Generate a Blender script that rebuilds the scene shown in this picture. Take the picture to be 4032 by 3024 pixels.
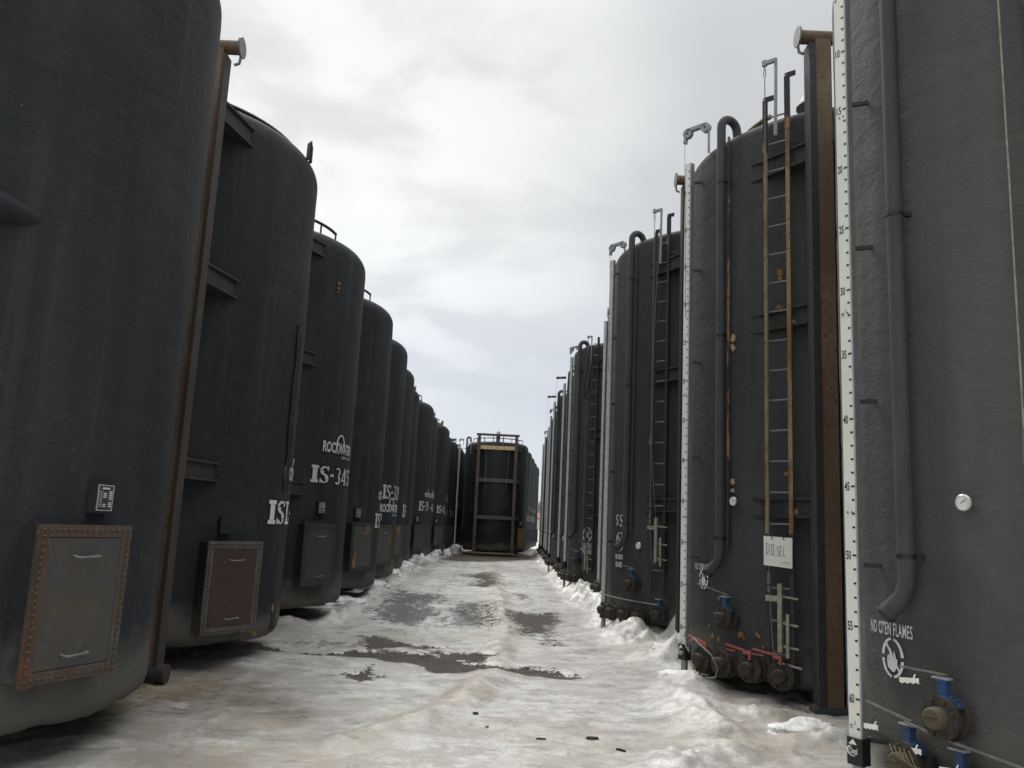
import bpy, math, random
import numpy as np
from mathutils import Vector, Matrix
R=math.radians; PI=math.pi
random.seed(7)
for o in list(bpy.data.objects): bpy.data.objects.remove(o)
SC=bpy.context.scene; COL=SC.collection

# ------------------------------------------------------------------ camera
cd=bpy.data.cameras.new('camera'); cam=bpy.data.objects.new('camera',cd); COL.objects.link(cam)
pitch,roll=R(9.75),R(2.7)
fw=Vector((0,math.cos(pitch),math.sin(pitch))); rt=Vector((1,0,0)); up=rt.cross(fw)
rt2=rt*math.cos(roll)+up*math.sin(roll); up2=up*math.cos(roll)-rt*math.sin(roll)
m=Matrix((rt2,up2,-fw)).transposed().to_4x4(); m.translation=Vector((0,0,1.6)); cam.matrix_world=m
cd.sensor_width=36; cd.lens=29.11; cd.clip_start=0.05; cd.clip_end=20000
SC.camera=cam

# ------------------------------------------------------------------ node helper
class NT:
    def __init__(s,tree): s.t=tree; s.n=tree.nodes; s.l=tree.links
    def new(s,typ,**k):
        n=s.n.new(typ)
        for a,v in k.items(): setattr(n,a,v)
        return n
    def set(s,sock,v):
        if isinstance(v,bpy.types.NodeSocket): s.l.new(v,sock)
        elif isinstance(v,(tuple,list)) and sock.type=='RGBA' and len(v)==3: sock.default_value=(*v,1)
        else: sock.default_value=v
    def math(s,op,a,b=0.0,c=None,clamp=False):
        n=s.new('ShaderNodeMath',operation=op,use_clamp=clamp); s.set(n.inputs[0],a); s.set(n.inputs[1],b)
        if c is not None: s.set(n.inputs[2],c)
        return n.outputs[0]
    def mix(s,f,a,b,blend='MIX'):
        n=s.new('ShaderNodeMix',data_type='RGBA',blend_type=blend,clamp_factor=True)
        s.set(n.inputs[0],f); s.set(n.inputs[6],a); s.set(n.inputs[7],b); return n.outputs[2]
    def rng(s,v,a,b,c=0.0,d=1.0,smooth=False):
        n=s.new('ShaderNodeMapRange',interpolation_type='SMOOTHSTEP' if smooth else 'LINEAR'); n.clamp=True
        for i,x in enumerate((v,a,b,c,d)): s.set(n.inputs[i],x)
        return n.outputs[0]
    def noise(s,vec,scale,detail=4,rough=.55,dist=0.0,col=False):
        n=s.new('ShaderNodeTexNoise'); s.set(n.inputs['Vector'],vec); n.inputs['Scale'].default_value=scale
        n.inputs['Detail'].default_value=detail; n.inputs['Roughness'].default_value=rough; n.inputs['Distortion'].default_value=dist
        return n.outputs[1 if col else 0]
    def vmul(s,v,sc):
        n=s.new('ShaderNodeVectorMath',operation='MULTIPLY'); s.set(n.inputs[0],v); n.inputs[1].default_value=sc; return n.outputs[0]
    def bump(s,h,strength,dist,nrm=None):
        n=s.new('ShaderNodeBump'); s.set(n.inputs['Height'],h); n.inputs['Strength'].default_value=strength; n.inputs['Distance'].default_value=dist
        if nrm is not None: s.l.new(nrm,n.inputs['Normal'])
        return n.outputs[0]
    def attr(s,name):
        n=s.new('ShaderNodeAttribute'); n.attribute_name=name; return n.outputs['Fac']
def material(name):
    m=bpy.data.materials.new(name); m.use_nodes=True; t=NT(m.node_tree); t.n.clear()
    out=t.new('ShaderNodeOutputMaterial'); b=t.new('ShaderNodeBsdfPrincipled'); t.l.new(b.outputs[0],out.inputs[0])
    t.b=b; t.pos=t.new('ShaderNodeNewGeometry').outputs['Position']; t.obj=t.new('ShaderNodeTexCoord').outputs['Object']
    return m,t

# ------------------------------------------------------------------ world: overcast, thin blue between cloud
W=bpy.data.worlds.new('World'); SC.world=W; W.use_nodes=True
t=NT(W.node_tree); t.n.clear()
SUN_AZ,SUN_EL=R(-27),R(50)                       # bearing from +Y towards +X, elevation
sky=t.new('ShaderNodeTexSky',sky_type='NISHITA'); sky.sun_disc=False; sky.sun_elevation=SUN_EL; sky.sun_rotation=SUN_AZ
bg1=t.new('ShaderNodeBackground'); t.l.new(sky.outputs[0],bg1.inputs[0]); bg1.inputs[1].default_value=0.10
gen=t.new('ShaderNodeTexCoord').outputs['Generated']
sep=t.new('ShaderNodeSeparateXYZ'); t.l.new(gen,sep.inputs[0]); dz=sep.outputs[2]
den=t.math('ADD',t.math('MAXIMUM',dz,0.0),0.16)
cmb=t.new('ShaderNodeCombineXYZ'); t.set(cmb.inputs[0],t.math('DIVIDE',sep.outputs[0],den)); t.set(cmb.inputs[1],t.math('DIVIDE',sep.outputs[1],den)); cmb.inputs[2].default_value=3.4
n1=t.noise(cmb.outputs[0],0.85,4,.45,.2); n2=t.noise(cmb.outputs[0],2.6,4,.5,.3)
cl=t.math('ADD',t.math('MULTIPLY',n1,.88),t.math('MULTIPLY',n2,.12))
cf=t.rng(cl,.32,.68,0,1,True)
ccol=t.mix(cf,(.53,.545,.56),(.655,.66,.66))
# pale, slightly blue low sky
low=t.rng(dz,.04,.42,1,0,True)
ccol=t.mix(t.math('MULTIPLY',low,.75),ccol,(.66,.715,.80))
# light breaking through near the hidden sun
dot=t.new('ShaderNodeVectorMath',operation='DOT_PRODUCT'); t.l.new(gen,dot.inputs[0])
gd=Vector((math.sin(R(-12))*math.cos(R(27)),math.cos(R(-12))*math.cos(R(27)),math.sin(R(27)))); dot.inputs[1].default_value=gd
glow=t.rng(dot.outputs['Value'],math.cos(R(24)),math.cos(R(3)),0,1,True)
glow=t.math('MULTIPLY',glow,t.rng(n2,.38,.60,.35,1.0,True))
ccol=t.mix(1.0,ccol,t.mix(glow,(0,0,0),(.27,.27,.245)),'ADD')
# an overcast sky is far brighter overhead than near the horizon
zen=t.rng(dz,.52,.92,1.0,3.3,True)
vm=t.new('ShaderNodeVectorMath',operation='SCALE'); t.l.new(ccol,vm.inputs[0]); t.set(vm.inputs['Scale'],zen)
bg2=t.new('ShaderNodeBackground'); t.l.new(vm.outputs[0],bg2.inputs[0]); bg2.inputs[1].default_value=1.0
mx=t.new('ShaderNodeMixShader'); mx.inputs[0].default_value=.93; t.l.new(bg1.outputs[0],mx.inputs[1]); t.l.new(bg2.outputs[0],mx.inputs[2])
wo=t.new('ShaderNodeOutputWorld'); t.l.new(mx.outputs[0],wo.inputs[0])
# ------------------------------------------------------------------ sun (veiled)
sl=bpy.data.lights.new('sun','SUN'); sl.energy=2.0; sl.angle=R(30); sl.color=(1,.965,.92)
so=bpy.data.objects.new('sun',sl); COL.objects.link(so)
sd=Vector((math.sin(SUN_AZ)*math.cos(SUN_EL),math.cos(SUN_AZ)*math.cos(SUN_EL),math.sin(SUN_EL)))
so.rotation_euler=sd.to_track_quat('Z','Y').to_euler(); so.location=(0,0,30)
vs=SC.view_settings; vs.view_transform='Standard'; vs.look='None'; vs.exposure=0.14; vs.gamma=1
SC.cycles.max_bounces=6

# ------------------------------------------------------------------ numpy noise
_rs=np.random.RandomState(3); _tab=_rs.rand(64,64,64)
def vn(x,y,z=0.0):
    x=np.asarray(x,float);y=np.asarray(y,float);z=np.asarray(z,float)+0*x
    xi=np.floor(x).astype(int);yi=np.floor(y).astype(int);zi=np.floor(z).astype(int)
    fx=x-xi;fy=y-yi;fz=z-zi; fx=fx*fx*(3-2*fx);fy=fy*fy*(3-2*fy);fz=fz*fz*(3-2*fz)
    g=lambda a,b,c:_tab[(xi+a)%64,(yi+b)%64,(zi+c)%64]
    l=lambda a,b,f:a+(b-a)*f
    return l(l(l(g(0,0,0),g(1,0,0),fx),l(g(0,1,0),g(1,1,0),fx),fy),l(l(g(0,0,1),g(1,0,1),fx),l(g(0,1,1),g(1,1,1),fx),fy),fz)-.5
def fbm(x,y,z=0.0,o=4):
    s=0;a=1.0;f=1.0
    for i in range(o): s=s+a*vn(x*f+17.3*i,y*f+5.1*i,z*f+9.7*i); a*=.5; f*=2.03
    return s

# ------------------------------------------------------------------ materials
def coat(name,base,light,rough=.75,fine=1.0,tint=(.05,.048,.042)):
    m,t=material(name)
    v=t.noise(t.vmul(t.pos,(1,1,.12)),1.6,4,.6); p=t.noise(t.pos,.9,5,.62,.4); sp=t.noise(t.pos,9,6,.7)
    c=t.mix(t.rng(v,.42,.72),base,light)
    c=t.mix(t.math('MULTIPLY',t.rng(p,.5,.78),.8),c,tint)
    c=t.mix(t.math('MULTIPLY',t.rng(sp,.58,.80),.35),c,(.10,.10,.10))
    run=t.noise(t.vmul(t.pos,(5,5,.10)),1.3,5,.7); c=t.mix(t.math('MULTIPLY',t.rng(run,.54,.72),.28),c,(.085,.085,.080))
    rd=t.noise(t.vmul(t.pos,(7,7,.35)),1.1,6,.7,.3); c=t.mix(t.math('MULTIPLY',t.rng(rd,.645,.70),.12),c,(.055,.034,.020))
    # pale scuffs
    sc=t.noise(t.vmul(t.pos,(3,3,7)),6,3,.5); c=t.mix(t.math('MULTIPLY',t.rng(sc,.735,.79),.5),c,(.2,.2,.19))
    # road spray dried on the lowest course
    z=t.new('ShaderNodeSeparateXYZ'); t.l.new(t.obj,z.inputs[0])
    d=t.math('ADD',z.outputs[2],t.math('MULTIPLY',t.math('SUBTRACT',t.noise(t.pos,1.7,5,.6),.5),1.1))
    c=t.mix(t.rng(d,.38,.78,.8,0,True),c,(.115,.110,.098))
    t.set(t.b.inputs['Base Color'],c); t.b.inputs['Roughness'].default_value=rough
    t.b.inputs['Specular IOR Level'].default_value=.16
    h=t.math('ADD',t.math('MULTIPLY',t.noise(t.pos,42,3,.55),.5),t.math('MULTIPLY',t.noise(t.pos,11,3,.5),.5))
    nb=t.bump(h,fine,.012)
    nb=t.bump(t.noise(t.vmul(t.pos,(1,1,2.6)),2.3,4,.5,.6),.22,.05,nb)
    t.l.new(nb,t.b.inputs['Normal']); return m
M={}
M['coatL']=coat('spray_foam_coating_blue_black',(.021,.024,.027),(.035,.039,.043))
M['coatR']=coat('spray_foam_coating_charcoal',(.043,.046,.046),(.073,.076,.074),.7,.9)
M['coatN']=coat('spray_foam_coating_charcoal_lit',(.072,.075,.073),(.105,.108,.102),.72,1.0)  # lighter copy of the charcoal coating; nearest right tank's extra light painted in
M['coatC']=coat('spray_foam_coating_black',(.017,.019,.021),(.036,.039,.039),.68)
def rusty(name,a,b,c_,s=5.0,th=(.42,.62),rough=.75,stretch=(1,1,.35)):
    m,t=material(name)
    n=t.noise(t.vmul(t.pos,stretch),s,6,.65,.3); n2=t.noise(t.pos,s*7,4,.6)
    c=t.mix(t.rng(n,th[0],th[1]),a,b); c=t.mix(t.rng(n2,.56,.68),c,c_)
    t.set(t.b.inputs['Base Color'],c); t.b.inputs['Roughness'].default_value=rough
    t.l.new(t.bump(n2,.5,.006),t.b.inputs['Normal']); return m
M['rust']=rusty('brown_rusted_steel',(.125,.078,.048),(.18,.125,.080),(.075,.050,.034),3)
M['rustdark']=rusty('dark_coated_steel',(.024,.025,.028),(.036,.034,.034),(.07,.045,.03),3,(.45,.75))
M['rustorange']=rusty('orange_rust',(.10,.048,.022),(.048,.034,.025),(.15,.075,.035),5)
M['rustweb']=rusty('dark_brown_steel_web',(.040,.032,.026),(.065,.045,.030),(.03,.026,.024),4)
M['tan']=rusty('tan_paint_over_rust',(.26,.19,.115),(.17,.085,.04),(.05,.04,.035),5,(.48,.60))
M['tanblack']=rusty('black_paint_worn_to_tan',(.028,.028,.030),(.28,.15,.07),(.04,.034,.03),5,(.52,.58))
M['oldrust']=rusty('old_dark_rust',(.085,.055,.036),(.13,.088,.056),(.05,.036,.027),3)
M['cream']=rusty('cream_primer',(.60,.45,.28),(.50,.34,.19),(.3,.16,.08),4,(.5,.7))
M['galv']=rusty('weathered_galvanised_steel',(.34,.35,.35),(.26,.27,.27),(.2,.19,.18),12,rough=.5)
M['steel']=rusty('grey_steel',(.18,.18,.17),(.12,.12,.115),(.09,.07,.05),14,rough=.5)
M['dirtymetal']=rusty('greasy_black_brown_steel',(.032,.028,.024),(.055,.045,.036),(.09,.055,.03),11,(.45,.7))
M['brass']=rusty('dull_brass_cap',(.085,.068,.040),(.09,.07,.04),(.06,.045,.03),12)
M['hatchgrey']=rusty('grey_painted_hatch',(.048,.053,.056),(.066,.057,.043),(.08,.075,.065),1.6,(.45,.6),.6,(1,1,1))
M['hatchmaroon']=rusty('maroon_painted_hatch',(.052,.030,.028),(.040,.026,.025),(.07,.05,.045),3,(.4,.7),.55,(1,1,1))
M['hatchdark']=rusty('dark_hatch',(.032,.037,.042),(.05,.052,.052),(.08,.07,.055),3,(.45,.7),.6,(1,1,1))
M['hatchfoam']=rusty('weathered_hatch_with_peeled_yellow_foam',(.06,.062,.056),(.075,.072,.062),(.09,.08,.06),3,(.4,.7),.6,(1,1,1))
M['hatchyellow']=rusty('yellow_brown_hatch',(.34,.21,.06),(.22,.14,.05),(.06,.045,.03),4)
M['frameL1']=rusty('rusted_hatch_frame',(.085,.050,.032),(.065,.060,.052),(.10,.095,.085),2.2,(.40,.60))
M['frameL2']=rusty('pale_grey_hatch_frame',(.105,.088,.075),(.070,.058,.050),(.15,.135,.12),9)
M['foam']=rusty('exposed_yellow_foam',(.26,.14,.04),(.18,.09,.03),(.34,.22,.08),30)

M['foamtan']=rusty('exposed_tan_foam',(.42,.27,.15),(.36,.22,.12),(.5,.36,.22),20)
M['silver']=rusty('bright_pipe',(.22,.22,.21),(.12,.12,.12),(.3,.3,.29),20,rough=.4)
def plain(name,c,rough=.5,metal=0,var=.15,sc=12):
    m,t=material(name); n=t.noise(t.pos,sc,5,.6)
    d=tuple(x*(1-var*2) for x in c)
    t.set(t.b.inputs['Base Color'],t.mix(t.rng(n,.4,.65),c,d)); t.b.inputs['Roughness'].default_value=rough; t.b.inputs['Metallic'].default_value=metal
    t.l.new(t.bump(n,.15,.003),t.b.inputs['Normal'])
    return m
M['white']=plain('white_gauge_face',(.80,.80,.74),.45,0,.04,3)
M['whitedirty']=plain('dirty_white_gauge_face',(.55,.56,.54),.5,0,.12)
M['alu']=plain('dull_aluminium',(.42,.42,.42),.42,.5,.1)
M['ink']=plain('black_print',(.012,.012,.012),.5)
M['inkgrey']=plain('faded_print',(.35,.35,.33),.6)
M['black']=plain('black_steel_paint',(.016,.017,.018),.5)
M['blue']=rusty('grimy_blue_valve_paint',(.018,.065,.17),(.028,.045,.08),(.05,.045,.04),9,(.45,.62))
M['red']=plain('faded_red_handle_paint',(.38,.10,.085),.5,0,.2,25)
M['signwhite']=plain('white_sign_board',(.80,.79,.72),.4,0,.06,6)
M['dial']=plain('dial_face',(.75,.75,.70),.35,0,.03)
M['chrome']=plain('steel_rim',(.45,.45,.44),.3,.8,.1)
M['rope']=plain('yellow_brown_rope',(.14,.11,.045),.8,0,.3,40)
M['cable']=plain('steel_cable',(.20,.19,.17),.6)
M['beige']=plain('beige_galvanised_bar',(.33,.31,.24),.55,0,.2,20)
M['plateface']=plain('engraved_data_plate',(.055,.055,.055),.4)
def paint(name,c,lo,hi,sc=30):
    m,t=material(name); n=t.noise(t.pos,sc,5,.7); n2=t.noise(t.pos,sc*.2,3,.6)
    f=t.rng(t.math('ADD',n,t.math('MULTIPLY',t.math('SUBTRACT',n2,.5),.5)),lo,hi)
    t.set(t.b.inputs['Base Color'],t.mix(f,(.05,.053,.055),c)); t.b.inputs['Roughness'].default_value=.7
    t.l.new(t.bump(t.noise(t.pos,42,3),.6,.012),t.b.inputs['Normal']); return m
M['stencil']=paint('white_stencil_spray_paint',(.48,.50,.52),.28,.40)
M['stencilbright']=paint('bright_white_stencil_spray_paint',(.62,.63,.62),.26,.40)
M['stencilfaint']=paint('faded_stencil_spray_paint',(.22,.23,.24),.34,.52)

# ------------------------------------------------------------------ mesh builder
class MB:
    def __init__(s): s.v=[]; s.f=[]; s.sm=[]
    def add(s,vs,fs,smooth=False,mat=None):
        b=len(s.v)
        for p in vs:
            p=Vector(p); s.v.append(tuple(mat@p if mat is not None else p))
        for f in fs: s.f.append([i+b for i in f]); s.sm.append(smooth)
        return s
    def box(s,c,d,mat=None,rz=0,bev=0):
        x,y,z=[q/2 for q in d]; c=Vector(c); r=Matrix.Rotation(rz,3,'Z')
        if bev>0:
            bm=bev; vs=[];
            prof=[(-x+bm,-y),(x-bm,-y),(x,-y+bm),(x,y-bm),(x-bm,y),(-x+bm,y),(-x,y-bm),(-x,-y+bm)]
            vs=[c+r@Vector((a,b,-z)) for a,b in prof]+[c+r@Vector((a,b,z)) for a,b in prof]
            fs=[list(range(7,-1,-1)),list(range(8,16))]+[[i,(i+1)%8,8+(i+1)%8,8+i] for i in range(8)]
            return s.add(vs,fs,False,mat)
        vs=[c+r@Vector((a*x,b*y,e*z)) for e in (-1,1) for a,b in ((-1,-1),(1,-1),(1,1),(-1,1))]
        return s.add(vs,[(3,2,1,0),(4,5,6,7),(0,1,5,4),(1,2,6,5),(2,3,7,6),(3,0,4,7)],False,mat)
    def bar(s,p,q,w,h,upv=(0,0,1),mat=None):
        p=Vector(p);q=Vector(q);d=(q-p).normalized();u=Vector(upv)
        sdv=d.cross(u)
        if sdv.length<1e-4: sdv=d.cross(Vector((1,0,0)))
        sdv.normalize();u=sdv.cross(d)
        vs=[e+sdv*a*w/2+u*b*h/2 for e in (p,q) for a,b in ((-1,-1),(1,-1),(1,1),(-1,1))]
        return s.add(vs,[(3,2,1,0),(4,5,6,7),(0,1,5,4),(1,2,6,5),(2,3,7,6),(3,0,4,7)],False,mat)
    def tube(s,pts,r,n=12,cap=True,mat=None):
        pts=[Vector(p) for p in pts]; rs=r if isinstance(r,(list,tuple)) else [r]*len(pts)
        vs=[];prev=None
        for i,p in enumerate(pts):
            d=(pts[min(i+1,len(pts)-1)]-pts[max(i-1,0)]).normalized()
            if prev is None:
                a=Vector((0,0,1)) if abs(d.z)<.9 else Vector((1,0,0)); u=d.cross(a).normalized()
            else: u=(prev-d*prev.dot(d)).normalized()
            prev=u; w=d.cross(u)
            vs+= [p+(u*math.cos(2*PI*k/n)+w*math.sin(2*PI*k/n))*rs[i] for k in range(n)]
        fs=[[i*n+k,i*n+(k+1)%n,(i+1)*n+(k+1)%n,(i+1)*n+k] for i in range(len(pts)-1) for k in range(n)]
        s.add(vs,fs,True,mat)
        if cap:
            s.add(vs[:n],[list(range(n-1,-1,-1))],False,mat); s.add(vs[-n:],[list(range(n))],False,mat)
        return s
    def build(s,name,mat,parent=None,loc=None,rz=0):
        me=bpy.data.meshes.new(name); me.from_pydata(s.v,[],s.f); me.materials.append(M[mat] if isinstance(mat,str) else mat)
        me.polygons.foreach_set('use_smooth',s.sm); me.update()
        return link(name,me,parent,loc,rz)
def link(name,me,parent=None,loc=None,rz=0):
    o=bpy.data.objects.new(name,me); COL.objects.link(o)
    if parent: o.parent=parent
    if loc: o.location=loc
    o.rotation_euler.z=rz
    return o
def tag(o,label=None,cat=None,group=None,kind=None):
    if label: o['label']=label
    if cat: o['category']=cat
    if group: o['group']=group
    if kind: o['kind']=kind
    return o
def empty(name,loc,rz=0):
    o=bpy.data.objects.new(name,None); COL.objects.link(o); o.location=loc; o.rotation_euler=(0,0,rz); o.empty_display_size=.3; return o
def copy_tree(o,parent=None):
    c=o.copy(); COL.objects.link(c)
    if parent: c.parent=parent
    for ch in list(o.children): copy_tree(ch,c)
    return c
RAD=1.92
def P(az,z,r=RAD):
    a=R(az); return Vector((r*math.sin(a),-r*math.cos(a),z))
def frame_at(az,z,r=RAD):
    """local frame: x = tangent (viewer's right), y = outward, z = up"""
    a=R(az); tx=Vector((math.cos(a),math.sin(a),0)); ou=Vector((math.sin(a),-math.cos(a),0))
    m=Matrix((tx,ou,Vector((0,0,1)))).transposed().to_4x4(); m.translation=P(az,z,r); return m

# ------------------------------------------------------------------ tank shell
def shell_mesh(seed,z0=.24,zs=5.84,ztop=6.20,lump=1.0,rc=.30):
    prof=[(1.70,z0-.02),(1.84,z0),(1.905,z0+.05)]
    zz=np.linspace(z0+.12,zs,64); prof+=[(RAD,float(z)) for z in zz]
    for k in range(1,10):
        a=k/9*R(84); prof.append((RAD-rc+rc*math.cos(a),zs+.02+rc*math.sin(a)))
    r0,zt=prof[-1]
    for k in range(1,8): prof.append((r0*(1-k/7),zt+(ztop-zt)*(k/7)))
    prof=[(0.0,z0-.02)]+prof
    n=144; pr=np.array(prof); th=np.arange(n)*2*PI/n
    rr=np.repeat(pr[:,0:1],n,1); zz=np.repeat(pr[:,1:2],n,1); T=np.repeat(th[None],len(pr),0)
    x=np.sin(T);y=-np.cos(T); o=seed*13.7
    d=.014*fbm(x*2.0+o,y*2.0,zz*.8,2)+.006*fbm(x*5+o,y*5,zz*3.0,2)+.003*fbm(x*18,y*18+o,zz*11,2)
    seam=.007*np.exp(-((zz-2.3-.02*np.sin(3*T+seed))/.03)**2)+.006*np.exp(-((zz-4.2)/.03)**2)
    rr=np.where(rr>.3,rr+(d*lump-seam),rr)
    zz=zz+np.where(rr<1.7,.03*fbm(x*3+o,y*3,rr),0)*(rr>.2)
    # ragged lower lip of the sprayed foam
    lip=(zz<z0+.07); zz=zz+lip*(.045*fbm(x*5+o,y*5,1.0)+.02*fbm(x*17,y*17+o,1.0,2))
    V=np.stack([rr*x,rr*y,zz],-1).reshape(-1,3)
    F=[(i*n+k,i*n+(k+1)%n,(i+1)*n+(k+1)%n,(i+1)*n+k) for i in range(len(pr)-1) for k in range(n)]
    me=bpy.data.meshes.new('tank_shell'); me.from_pydata(V.tolist(),[],F); me.polygons.foreach_set('use_smooth',[True]*len(F))
    return me
def arc(cx,cz,r,a0,a1,n=8):
    return [(cx+r*math.cos(R(a0+(a1-a0)*i/n)),cz+r*math.sin(R(a0+(a1-a0)*i/n))) for i in range(n+1)]

# ------------------------------------------------------------------ decals
def text2d(s,size=1.0,bold=.0,sx=1.0,space=1.0):
    c=bpy.data.curves.new('t','FONT'); c.body=s; c.size=size; c.offset=bold; c.space_character=space; c.resolution_u=3
    o=bpy.data.objects.new('t',c); COL.objects.link(o); bpy.context.view_layer.update()
    me=bpy.data.meshes.new_from_object(o.evaluated_get(bpy.context.evaluated_depsgraph_get()))
    v=[(p.co.x*sx,p.co.y) for p in me.vertices]; f=[list(p.vertices) for p in me.polygons]
    bpy.data.objects.remove(o); bpy.data.curves.remove(c); bpy.data.meshes.remove(me)
    return v,f
def fit(vf,w,h):
    v,f=vf; xs=[p[0] for p in v]; ys=[p[1] for p in v]; x0,x1,y0,y1=min(xs),max(xs),min(ys),max(ys)
    return [((a-x0)/(x1-x0)*w,(b-y0)/(y1-y0)*h) for a,b in v],f
# slab stencil glyphs on a 4x6 grid, drawn as polygons (x, y)
def rects(*rs): 
    v=[];f=[]
    for (x0,y0,x1,y1) in rs:
        b=len(v); v+=[(x0,y0),(x1,y0),(x1,y1),(x0,y1)]; f.append([b,b+1,b+2,b+3])
    return v,f
def arcband(cx,cy,rx,ry,a0,a1,w0,w1=None,n=8):
    w1=w1 or w0; w0*=1.22; w1*=1.22; v=[];f=[]
    for i in range(n+1):
        a=R(a0+(a1-a0)*i/n); q=math.sin(PI*i/n); w=w0+(w1-w0)*q
        v+= [(cx+(rx)*math.cos(a),cy+(ry)*math.sin(a)),(cx+(rx-w)*math.cos(a),cy+(ry-w*.55)*math.sin(a))]
    for i in range(n): f.append([2*i,2*i+1,2*i+3,2*i+2])
    return v,f
def join(*L):
    v=[];f=[]
    for a,b in L:
        k=len(v); v+=a; f+=[[i+k for i in q] for q in b]
    return v,f
def glyph(ch):
    if ch=='I': return join(rects((0,0,2.3,1.0),(0,5.0,2.3,6),(.45,1.05,1.85,4.95))),2.2
    if ch=='L': return join(rects((0,0,3.1,.8),(0,5.2,2.1,6),(.5,.9,1.5,5.1),(2.5,.9,3.1,1.9))),3.1
    if ch=='-': return rects((.1,2.5,1.5,3.4)),1.6
    if ch=='S': return join(arcband(1.6,4.35,1.55,1.65,35,175,.5,.9),arcband(1.6,4.35,1.55,1.65,182,275,1.1,1.0),arcband(1.6,1.65,1.55,1.65,90,-5,1.0,1.1),arcband(1.6,1.65,1.55,1.65,-12,-145,.9,.5),rects((2.6,4.5,3.1,6),(.05,0,.5,1.5))),3.2
    if ch=='3': return join(arcband(1.3,4.5,1.4,1.5,140,10,.5,.8),arcband(1.3,4.5,1.4,1.5,0,-80,.9,.6),arcband(1.3,1.6,1.45,1.6,85,5,.6,1.0),arcband(1.3,1.6,1.45,1.6,-5,-140,1.0,.6)),2.9
    if ch=='2': return join(arcband(1.35,4.4,1.35,1.6,160,-30,.5,.95),([(2.0,3.6),(2.5,3.2),(.9,.8),(0,.8)],[[0,1,2,3]]),rects((0,0,2.7,.75),(2.2,.8,2.7,1.8))),2.8
    if ch=='4': return join(([(1.6,5.9),(2.0,5.0),(.6,2.1),(0,2.1)],[[0,1,2,3]]),rects((0,1.3,1.5,2.0),(1.7,0,2.6,6),(2.7,1.3,3.0,2.0))),3.0
    if ch=='5': return join(rects((.2,3.3,.7,6),(.8,5.1,2.5,6)),arcband(1.2,1.9,1.45,1.9,110,5,.5,1.0),arcband(1.2,1.9,1.45,1.9,-5,-150,1.0,.5)),2.7
    if ch=='9': return join(arcband(1.35,4.2,1.35,1.8,85,275,.8,.95),arcband(1.35,4.2,1.35,1.8,-85,75,.95,.8),([(1.9,2.6),(2.7,3.6),(1.9,.6),(.7,0)],[[0,1,2,3]])),2.8
    if ch=='6': return join(arcband(1.35,1.8,1.35,1.8,85,275,.8,.95),arcband(1.35,1.8,1.35,1.8,-85,75,.95,.8),([(.8,3.4),(0,2.4),(.8,5.4),(2.0,6)],[[0,1,2,3]])),2.8
    if ch=='8': return join(arcband(1.35,4.5,1.25,1.5,80,280,.8),arcband(1.35,4.5,1.25,1.5,-80,80,.8),arcband(1.35,1.5,1.35,1.5,80,280,.85),arcband(1.35,1.5,1.35,1.5,-80,80,.85)),2.8
    if ch=='7': return join(rects((0,5.1,2.6,6)),([(1.7,5.0),(2.6,5.0),(1.5,0),(.6,0)],[[0,1,2,3]])),2.7
    if ch=='1': return rects((.5,0,1.5,6),(0,0,2,.7)),2.0
    if ch=='0': return join(arcband(1.35,3,1.35,3,80,280,.9),arcband(1.35,3,1.35,3,-80,80,.9)),2.8
    return ([],[]),2
def slab(s,w,h):
    parts=[];x=0
    for ch in s:
        (v,f),adv=glyph(ch); parts.append(([(a+x,b) for a,b in v],f)); x+=adv+.55
    v,f=join(*parts); return [(a/(x-.55)*w,b/6*h) for a,b in v],f
def shift(vf,dx,dy): return [(a+dx,b+dy) for a,b in vf[0]],vf[1]
def rockwater(w,h):
    a=shift(fit(text2d('ROCKWATER',1,.035),w,h),0,0)
    ring=arcband(w*.50,h*.78,w*.155,h*1.0,205,-8,w*.035,w*.04,16)
    small=shift(fit(text2d('ENERGY SOLUTIONS',1,.01),w*.43,h*.26),w*.57,-h*.42)
    return join(a,ring,small)
def ring_sign(rad,flame=True):
    parts=[]
    for k in range(4): parts.append(arcband(0,0,rad,rad*1.12,6+90*k,84+90*k,rad*.20,rad*.20,7))
    if flame:
        pts=[(-.05,-.55),(-.32,-.38),(-.36,-.1),(-.28,.12),(-.24,-.02),(-.18,.08),(-.14,.42),(-.02,.2),(.04,.05),(.10,.30),(.2,.1),(.24,-.08),(.32,0),(.30,-.3),(.12,-.55)]
        v=[(a*rad*1.4,b*rad*1.4) for a,b in pts]; parts.append((v+[(0,-.2*rad)],[[i,(i+1)%len(v),len(v)] for i in range(len(v))]))
        parts.append(([(-.62*rad,.74*rad),(-.50*rad,.84*rad),(-.14*rad,.36*rad),(-.24*rad,.27*rad)],[[0,1,2,3]]))
        parts.append(([(.20*rad,-.33*rad),(.30*rad,-.22*rad),(.66*rad,-.70*rad),(.56*rad,-.80*rad)],[[0,1,2,3]]))
    else:
        parts.append(([(-.66*rad,.66*rad),(-.5*rad,.8*rad),(.66*rad,-.66*rad),(.5*rad,-.8*rad)],[[0,1,2,3]]))
        parts.append(([(-.30*rad,-.5*rad),(-.42*rad,.0),(-.30*rad,.2*rad),(-.1*rad,-.1*rad),(-.1*rad,-.5*rad)],[[0,1,2,3,4]]))
        parts.append(([(.1*rad,.1*rad),(.25*rad,.6*rad),(.45*rad,.2*rad),(.38*rad,-.1*rad)],[[0,1,2,3]]))
    return join(*parts)
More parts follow.
